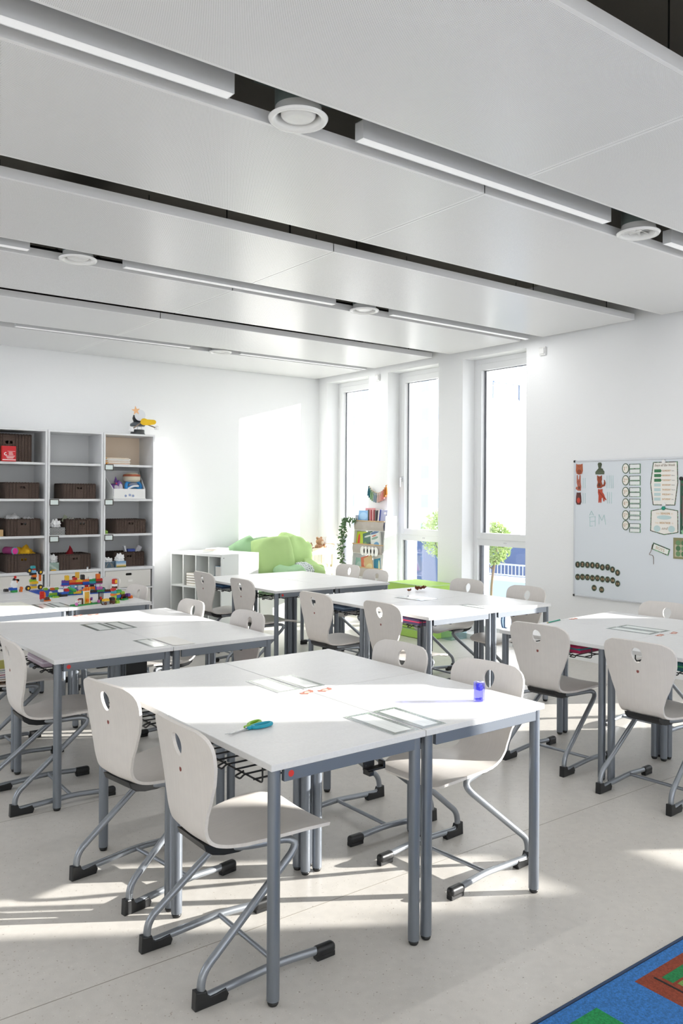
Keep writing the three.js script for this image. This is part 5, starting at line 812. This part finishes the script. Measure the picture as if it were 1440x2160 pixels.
{ // stacked green floor mats
  const words = ['bottom', 'second', 'third', 'fourth', 'fifth', 'top'];
  for (let k = 0; k < 6; k++) { const t = thing('floor_mat', `${k === 2 || k === 4 ? 'pale green' : 'green'} foam mat, ${words[k]} of the stack under the middle window`, 'mat', [6.48, k * 0.1, -7.02 + (k % 2) * 0.006], (k % 3 - 1) * 0.012); part('pad', rbox(0.46, 0.098, 0.66, 0.014, 0, 0.0495, 0), [M.mat, M.mat, M.matPale, M.mat, M.mat, M.mat][k], t); part('seam_piping', [rbox(0.464, 0.006, 0.664, 0.003, 0, 0.094, 0, 1)], M.matPale, t); }
}
{ // glass box and skirting piece on the floor by the window
  const p = onY(950, 1342, 0), t = thing('glass_tank', 'small clear box on the floor by the window pier', 'box', [6.60, 0, -6.62]); const gm = new THREE.MeshPhysicalMaterial({ color: 0xe8f2f6, transmission: 0.9, roughness: 0.05, thickness: 0 });
  part('body', [span(-0.12, 0.12, 0, 0.006, -0.09, 0.09), span(-0.12, -0.116, 0.006, 0.16, -0.09, 0.09), span(0.116, 0.12, 0.006, 0.16, -0.09, 0.09), span(-0.116, 0.116, 0.006, 0.16, -0.09, -0.086), span(-0.116, 0.116, 0.006, 0.16, 0.086, 0.09)], gm, t); part('rim', extrude(poly(rect(-0.124, 0.124, -0.094, 0.094), [rect(-0.112, 0.112, -0.082, 0.082)]), 0.012).rotateX(-Math.PI / 2).translate(0, 0.16, 0), tint(0xdde6ea, 0.3), t);
}

// ------------------------------------------------------------------ whiteboard and what is stuck to it
const BX = RX - 0.022, WB = { z0: -5.094, z1: -3.24, y0: 0.622, y1: 1.943 };
{
  const t = thing('whiteboard', 'large whiteboard with aluminium frame on the right wall', 'whiteboard', [0, 0, 0]);
  part('board', span(BX, RX - 0.001, WB.y0 + 0.012, WB.y1 - 0.012, WB.z0 + 0.012, WB.z1 - 0.012), new THREE.MeshPhysicalMaterial({ color: 0xe3e9ee, roughness: 0.14, specularIntensity: 0.9 }), t);
  const al = std(0xd7dade, 0.35, { metalness: 0.3 }); const f = 0.017;
  for (const y of [WB.y0, WB.y1 - f]) part('frame_bar', rspan(BX - 0.006, RX - 0.001, y, y + f, WB.z0 + f, WB.z1 - f, 0.004), al, t);
  for (const z of [WB.z0, WB.z1 - f]) part('frame_bar', rspan(BX - 0.006, RX - 0.001, WB.y0 + f, WB.y1 - f, z, z + f, 0.004), al, t);
  for (const y of [WB.y0, WB.y1 - f]) for (const z of [WB.z0, WB.z1 - f]) part('corner_cap', rspan(BX - 0.009, RX - 0.001, y - 0.003, y + f + 0.003, z - 0.003, z + f + 0.003, 0.007), M.black, t);
}
// flat magnets and cards: canvas print on a thin board against the whiteboard
const bz = (u, v) => onX(u, v, BX);
function card(name, u0, v0, u1, v1, shape, w, h, draw, side, label, cat, group, rot = 0) {       // (u0,v0)-(u1,v1): where it stands in the survey
  const a = bz(u0, v0), b = bz(u1, v1), W = Math.abs(b.z - a.z), H = Math.abs(a.y - b.y), t = thing(name, label, cat, [BX - 0.0005, (a.y + b.y) / 2, (a.z + b.z) / 2], 0, group);
  t.rotation.x = rot;
  const pts = shape.map(([x, y]) => new THREE.Vector2((x - 0.5) * W, (0.5 - y) * H)), s = new THREE.Shape(pts);
  const g = new THREE.ExtrudeGeometry(s, { depth: 0.0022, bevelEnabled: false }).rotateY(-Math.PI / 2); part('board', metres(g.toNonIndexed()), tint(side, 0.5), t);
  const q = new THREE.ShapeGeometry(s), p = q.attributes.position, uv = q.attributes.uv; for (let i = 0; i < p.count; i++) uv.setXY(i, p.getX(i) / W + 0.5, p.getY(i) / H + 0.5);
  part('print', q.rotateY(-Math.PI / 2).translate(-0.0028, 0, 0), new THREE.MeshStandardMaterial({ map: draw.isTexture ? draw : canvasTex(w, h, draw), roughness: 0.45 }), t);
  return t;
}
const R4 = [[0, 0], [1, 0], [1, 1], [0, 1]], ell = Array.from({ length: 28 }, (_, k) => [0.5 + 0.5 * Math.cos(k / 28 * 6.2832), 0.5 + 0.5 * Math.sin(k / 28 * 6.2832)]);
const leafEdge = (g, pts, w, h, wid = 16) => { g.lineJoin = 'round'; g.strokeStyle = '#4a3f36'; g.lineWidth = wid; g.beginPath(); pts.forEach(([x, y], i) => i ? g.lineTo(x * w, y * h) : g.moveTo(x * w, y * h)); g.closePath(); g.stroke(); for (let k = 0; k < 220; k++) { const i = k % pts.length; if ((i + (k >> 3)) % 3 === 0) continue; const [ax, ay] = pts[i], [bx, by] = pts[(i + 1) % pts.length], s = rnd(); g.fillStyle = ['#2f6a48', '#5f9a6c', '#8fc09a', '#24513a'][k % 4]; g.beginPath(); g.ellipse((ax + (bx - ax) * s) * w + rr(-wid / 3, wid / 3), (ay + (by - ay) * s) * h + rr(-wid / 3, wid / 3), wid * 0.4, wid * 0.2, k, 0, 7); g.fill(); } };
// woodland animals: each a shaped card
function animal(u0, v0, u1, v1, pts, col, dark, label, extra) { card('animal_magnet', u0, v0, u1, v1, pts, 128, 192, (g, w, h) => { g.fillStyle = col; g.fillRect(0, 0, w, h); extra(g, w, h, dark); }, parseInt(col.slice(1), 16), label, 'magnet', 'animal magnets'); }
const eyes = (g, w, h, y = 0.28) => { g.fillStyle = '#2a1a12'; for (const x of [0.38, 0.62]) { g.beginPath(); g.arc(x * w, y * h, 5, 0, 7); g.fill(); } g.beginPath(); g.moveTo(w * 0.46, h * (y + 0.07)); g.lineTo(w * 0.54, h * (y + 0.07)); g.lineTo(w * 0.5, h * (y + 0.12)); g.fill(); };
animal(1214.5, 977.5, 1229, 1001, [[0.05, 0.04], [0.25, 0.1], [0.75, 0.1], [0.95, 0.04], [0.97, 0.4], [1, 0.65], [0.88, 0.92], [0.6, 1], [0.4, 1], [0.12, 0.92], [0, 0.65], [0.03, 0.4]], '#b5613d', '#8d4526', 'orange brown owl magnet at the top left of the whiteboard', (g, w, h, d) => { g.fillStyle = d; g.beginPath(); g.ellipse(w / 2, h * 0.75, w * 0.32, h * 0.2, 0, 0, 7); g.fill(); eyes(g, w, h); });
animal(1214, 1002, 1226, 1035, [[0.2, 0.02], [0.34, 0], [0.42, 0.28], [0.6, 0.28], [0.68, 0], [0.84, 0.02], [0.86, 0.5], [0.95, 0.75], [0.9, 1], [0.4, 1], [0.02, 0.88], [0.1, 0.76], [0.35, 0.74], [0.2, 0.5]], '#b5654e', '#6b3a2c', 'reddish rabbit magnet below the owl', (g, w, h, d) => { g.fillStyle = d; g.beginPath(); g.ellipse(w * 0.62, h * 0.82, w * 0.16, h * 0.1, 0, 0, 7); g.fill(); eyes(g, w, h, 0.42); });
animal(1214.5, 1038, 1226, 1064.5, [[0.15, 0.02], [0.3, 0.04], [0.7, 0.04], [0.85, 0.02], [0.95, 0.35], [1, 0.8], [0.8, 1], [0.2, 1], [0, 0.8], [0.05, 0.35]], '#5a2a24', '#c8432e', 'dark brown bear magnet with red belly below the rabbit', (g, w, h, d) => { g.fillStyle = d; g.beginPath(); g.ellipse(w / 2, h * 0.66, w * 0.3, h * 0.22, 0, 0, 7); g.fill(); eyes(g, w, h, 0.2); });
animal(1255.5, 976, 1274.5, 1000.5, [[0.35, 0], [0.62, 0], [0.72, 0.14], [0.68, 0.3], [0.62, 0.42], [0.68, 0.52], [0.78, 0.5], [0.85, 0.62], [1, 0.78], [0.97, 1], [0.03, 1], [0, 0.8], [0.2, 0.62], [0.36, 0.48], [0.3, 0.28], [0.26, 0.12]], '#4d5842', '#7c866a', 'olive green snake magnet at the top of the whiteboard', (g, w, h, d) => { g.strokeStyle = d; g.lineWidth = 4; for (const y of [0.72, 0.84, 0.93]) { g.beginPath(); g.moveTo(0, y * h); g.lineTo(w, y * h); g.stroke(); } eyes(g, w, h, 0.12); });
animal(1259, 1002, 1277, 1029.5, [[0.02, 0.02], [0.2, 0.1], [0.4, 0.1], [0.56, 0.02], [0.58, 0.35], [0.52, 0.5], [0.62, 0.75], [0.78, 0.72], [0.84, 0.5], [0.8, 0.36], [0.92, 0.42], [1, 0.62], [0.9, 0.85], [0.6, 0.92], [0.5, 1], [0.05, 1], [0, 0.8], [0.1, 0.55], [0.02, 0.35]], '#9c4424', '#5f2f1c', 'rust red fox magnet below the snake', (g, w, h, d) => { g.fillStyle = d; g.beginPath(); g.ellipse(w * 0.28, h * 0.76, w * 0.16, h * 0.14, 0, 0, 7); g.fill(); g.save(); g.translate(-w * 0.2, 0); eyes(g, w, h, 0.2); g.restore(); });
animal(1261, 1031, 1279, 1060.5, [[0.02, 0], [0.15, 0.05], [0.4, 0.03], [0.52, 0.0], [0.52, 0.25], [0.7, 0.4], [0.8, 0.6], [1, 0.8], [0.92, 0.82], [0.75, 0.72], [0.76, 0.9], [0.62, 0.9], [0.58, 0.66], [0.42, 0.66], [0.4, 1], [0.28, 1], [0.24, 0.7], [0.2, 1], [0.06, 1], [0.08, 0.5], [0, 0.28]], '#c24a30', '#7d241a', 'red orange tiger magnet below the fox', (g, w, h, d) => { g.strokeStyle = d; g.lineWidth = 5; for (let k = 0; k < 8; k++) { g.beginPath(); g.moveTo(w * (0.05 + k * 0.1), h * (0.1 + k * 0.07)); g.lineTo(w * (0.15 + k * 0.1), h * (0.3 + k * 0.07)); g.stroke(); } });
// rank badges 1ST to 6TH with two blank tags each
['1ST', '2ND', '3RD', '4TH', '5TH', '6TH'].forEach((tx, k) => {
  const y = [977.5, 1002.5, 1027, 1051, 1076, 1097.2][k];
  card('rank_badge', 1312, y, 1326.5, y + 21.5, ell, 128, 160, (g, w, h) => { g.fillStyle = '#f1ede4'; g.fillRect(0, 0, w, h); g.lineWidth = 14; g.strokeStyle = '#4a4a3c'; g.beginPath(); g.ellipse(w / 2, h / 2, w / 2 - 6, h / 2 - 6, 0, 0, 7); g.stroke(); g.lineWidth = 7; g.strokeStyle = '#4f8a62'; g.setLineDash([14, 10]); g.stroke(); g.setLineDash([]); g.fillStyle = '#b0824c'; g.font = '70px serif'; g.fillText(tx[0], 22, 104); g.font = '30px serif'; g.fillText(tx.slice(1), 62, 76); }, 0x5b5a48, `round badge reading ${tx} on the whiteboard`, 'badge', 'rank badges');
  const y2 = y + (k === 5 ? 6.5 : 1.2);
  for (const j of [0, 1]) card('blank_tag', 1327, y2 + j * 10.3, 1350.5, y2 + j * 10.3 + 9.8, R4, 192, 96, (g, w, h) => { g.fillStyle = '#edf0ee'; g.fillRect(0, 0, w, h); leafEdge(g, R4, w, h, 22); }, 0x4c5a48, `${j ? 'lower' : 'upper'} blank leafy tag beside the badge ${tx}`, 'tag', 'blank leafy tags');
});
// number discs
const discNo = [['1', 1218.3, 1191], ['2', 1228.3, 1190.6], ['3', 1238.8, 1191.6], ['4', 1249.2, 1192.2], ['5', 1259.8, 1193.4], ['6', 1270.3, 1196.7], ['7', 1281.4, 1196.7], ['8', 1291.6, 1201.6], ['9', 1302.3, 1208.2], ['11', 1218.3, 1217], ['12', 1228.3, 1217], ['13', 1238.8, 1217.6], ['14', 1249.2, 1219.3], ['15', 1259.8, 1219.4], ['16', 1270.3, 1221.5], ['17', 1281.2, 1222.6], ['18', 1292, 1224.2], ['19', 1302.4, 1231.2], ['10', 1252.8, 1240.2], ['20', 1268.5, 1243.8]];
const ORD = ['first', 'second', 'third', 'fourth', 'fifth', 'sixth', 'seventh', 'eighth', 'last'];
const discWord = (n) => n === '10' ? 'left one of the lowest pair' : n === '20' ? 'right one of the lowest pair' : `${ORD[(+n - 1) % 10]} of the ${+n < 10 ? 'upper' : 'lower'} row on the whiteboard`;
for (const [n, u, v] of discNo) card('number_disc', u - 5.2, v - 7.3, u + 5.2, v + 7.3, ell, 64, 80, (g, w, h) => { g.fillStyle = '#37312a'; g.fillRect(0, 0, w, h); g.lineWidth = 7; g.strokeStyle = '#5f7f66'; g.beginPath(); g.ellipse(w / 2, h / 2, w / 2 - 3, h / 2 - 3, 0, 0, 7); g.stroke(); g.fillStyle = '#d0b483'; g.font = `bold ${n.length > 1 ? 38 : 46}px serif`; g.textAlign = 'center'; g.fillText(n, w / 2, h * 0.68); }, 0x37312a, `dark disc numbered ${n}, ${discWord(n)}`, 'number disc', 'number discs');
// posters
const HEX = [[0.1, 0.02], [0.98, 0.02], [1, 0.5], [0.9, 1], [0.1, 1], [0, 0.52]];
card('weekday_poster', 1371.5, 973, 1430, 1066.5, HEX, 384, 640, (g, w, h) => {
  g.fillStyle = '#f4f1ea'; g.fillRect(0, 0, w, h); leafEdge(g, HEX, w, h, 24); g.fillStyle = '#6b5038'; g.font = 'italic bold 42px serif'; g.fillText('Days of the Week', 58, 78, 280);
  ['SUNDAY', 'MONDAY', 'TUESDAY', 'WEDNESDAY', 'THURSDAY', 'FRIDAY', 'SATURDAY'].forEach((d, k) => { const y = 120 + k * 68; g.fillStyle = k < 3 ? '#3c7a50' : '#c3d9d8'; g.fillRect(56, y, 90, 44); if (k < 3) { g.beginPath(); g.moveTo(146, y); g.lineTo(160, y + 22); g.lineTo(146, y + 44); g.fill(); } g.fillStyle = '#b98a4c'; g.font = 'bold 34px sans-serif'; g.fillText(d, 166, y + 34, 118); g.fillStyle = '#4a4642'; g.font = '22px sans-serif'; g.fillText(['Sun.', 'Mon.', 'Tues.', 'Wed.', 'Thurs.', 'Fri.', 'Sat.'][k], 292, y + 32, 56); });
}, 0xe9e4d8, 'poster listing the days of the week on the whiteboard', 'poster');
const SEA = [[0.02, 0.1], [0.5, 0], [0.99, 0.08], [1, 0.9], [0.5, 1], [0, 0.87]];
card('season_poster', 1371.5, 1071, 1430.5, 1130, SEA, 384, 384, (g, w, h) => {
  g.fillStyle = '#f2efe8'; g.fillRect(0, 0, w, h); leafEdge(g, SEA, w, h, 24); g.fillStyle = '#b98a4c'; g.font = 'bold 40px sans-serif'; g.fillText('SEASON', 142, 92, 130); g.fillText('WEATHER', 128, 226, 150); g.fillStyle = '#d8b98a'; g.font = '26px serif'; g.fillText('THE', 80, 90); g.fillText('IS', 286, 90); g.fillText('THE', 66, 224); g.fillText('IS', 294, 224); g.fillStyle = '#c3dad9'; g.beginPath(); g.ellipse(w * 0.5, 134, 100, 30, 0, 0, 7); g.fill(); for (const x of [96, 292]) { g.beginPath(); g.arc(x, 296, 46, 0, 7); g.fill(); } g.fillStyle = '#7a5a3a'; g.font = 'italic 46px serif'; g.fillText('and', 156, 306);
}, 0xe9e4d8, 'poster reading the season is, the weather is, on the whiteboard', 'poster');
card('boys_tag', 1375, 1150, 1412, 1167, R4, 256, 96, (g, w, h) => { g.fillStyle = '#eef0ea'; g.fillRect(0, 0, w, h); leafEdge(g, R4, w, h, 26); g.fillStyle = '#b79a6a'; g.font = '54px serif'; g.fillText('BOYS', 50, 68, 160); }, 0x4c5a48, 'tilted tag reading BOYS with a string loop', 'tag', undefined, 0.31);
{ const p = bz(1376, 1150), t = thing('tag_string', 'brown string loop hanging from the BOYS tag', 'string', [BX - 0.004, p.y, p.z]); part('loop', tube([[0, 0.008, 0], [-0.002, -0.05, -0.012], [-0.002, -0.085, -0.028], [-0.003, -0.09, 0.0], [-0.002, -0.1, 0.01], [-0.002, -0.17, 0.014]], 0.002, 40, 6), tint(0x6a4a30, 0.8), t); }
card('leaf_poster', 1434.5, 1012, 1466, 1128, R4, 128, 384, (g, w, h) => { g.fillStyle = '#f0ede4'; g.fillRect(0, 0, w, h); leafEdge(g, R4, w, h, 50); }, 0x4a3f36, 'leafy poster edge cut by the right picture edge', 'poster');
{ const t = card('token_pouch', 1420, 1134, 1460, 1181, R4, 192, 192, (g, w, h) => { g.fillStyle = '#8d8a62'; g.fillRect(0, 0, w, h); g.fillStyle = '#b9b498'; g.fillRect(14, 62, w - 14, h - 80); for (let k = 0; k < 9; k++) { g.fillStyle = k % 2 ? '#4f7a52' : '#6f9668'; g.beginPath(); g.arc(50 + (k % 3) * 55, 46 + Math.floor(k / 3) * 50, 24, 0, 7); g.fill(); } }, 0x8d8a62, 'clear pouch of green tokens at the right picture edge of the whiteboard', 'pouch'); }
for (const [u, v, c, label] of [[1400, 973.5, 0xf4f4f2, 'white round magnet at the top of the weekday poster'], [1400.5, 1064, 0xf4f4f2, 'white round magnet at the bottom of the weekday poster'], [1399.5, 1072, 0x14967c, 'green round magnet on the season poster'], [1437, 1009.5, 0x1c1a18, 'black round magnet at the right picture edge']]) { const p = bz(u, v); solo('round_magnet', lathe([[0.0001, 0.01], [0.014, 0.01], [0.017, 0.007], [0.018, 0], [0.0001, 0]], 24).rotateZ(Math.PI / 2), tint(c, 0.35), label, 'magnet', undefined, [BX - 0.004, p.y, p.z]); }
{ // marker strokes: tallies and letters
  const st = (list) => list.map(([a, b, c, d]) => { const p = bz(a, b), q = bz(c, d); return bent([[BX - 0.0016, p.y, p.z], [BX - 0.0016, q.y, q.z]], 0.0012, 0.01, 4, 2); });
  const ink = tint(0x9fd3cc, 0.6), rows = []; for (const [u, v0, v1, n] of [[1229.5, 1008, 1030, 2], [1229.5, 1040, 1062, 2], [1280, 1003, 1030, 4], [1281, 1038, 1062, 3]]) for (let k = 0; k < n; k++) rows.push([u + k * 4.3, v0, u + k * 4.3, v1]);
  solo('marker_tally', st(rows), ink, 'faint turquoise tally strokes beside the animal magnets', 'writing');
  solo('marker_letters', st([[1247, 1078, 1243, 1087], [1247, 1078, 1252, 1087], [1243.5, 1085, 1251, 1085], [1242, 1091, 1256, 1089.5], [1244, 1091, 1244, 1110], [1255, 1090, 1255, 1110], [1244, 1100, 1255, 1099], [1243, 1110, 1250, 1109], [1263, 1106, 1263, 1085], [1263, 1085, 1269, 1098], [1269, 1098, 1274, 1086], [1274, 1086, 1277, 1107]]), ink, 'faint turquoise letters A, H and M drawn on the whiteboard', 'writing');
}

// ------------------------------------------------------------------ rug
{
  const X0 = 1.2, X1 = 4.4, Z0 = -1.632, Z1 = 0.4, t = thing('play_rug', 'blue play rug with coloured pictures at the lower right corner', 'rug', [0, 0, 0]);
  const pile = (hex) => std(hex, 0.98, { map: fibre, bumpMap: fuzzFine, bumpScale: 0.003 });
  part('pile', rspan(X0 + 0.008, X1 - 0.008, 0.0005, 0.0095, Z0 + 0.008, Z1 - 0.008, 0.003), pile(0x4aa0fa), t);
  part('bound_edge', [bent([[X0, 0.0055, Z0], [X1, 0.0055, Z0], [X1, 0.0055, Z1], [X0, 0.0055, Z1], [X0, 0.0055, Z0]], 0.0058, 0.01, 8, 2)], std(0x34455f, 0.95), t);
  const patch = (x0, x1, z0, z1, hex, y = 0.0098) => part('picture_patch', span(x0, x1, 0.004, y, z0, z1), pile(hex), t);
  patch(1.85, 2.19, -1.565, -1.2, 0x2cc06a); 
  patch(2.408, 2.95, -1.575, -1.1, 0xc0583a); patch(2.50, 2.95, -1.535, -1.495, 0x2fae62, 0.0101); patch(2.51, 2.95, -1.485, -1.44, 0x9fcf6a, 0.0101); patch(2.52, 2.95, -1.43, -1.38, 0x5f8fd0, 0.0101);
  part('picture_line', span(2.475, 2.483, 0.004, 0.0104, -1.55, -1.36), std(0x1f1f1f, 0.95), t);
}
scene.traverse((o) => { if (o.isMesh) o.castShadow = o.receiveShadow = true; });
renderer.render(scene, camera);
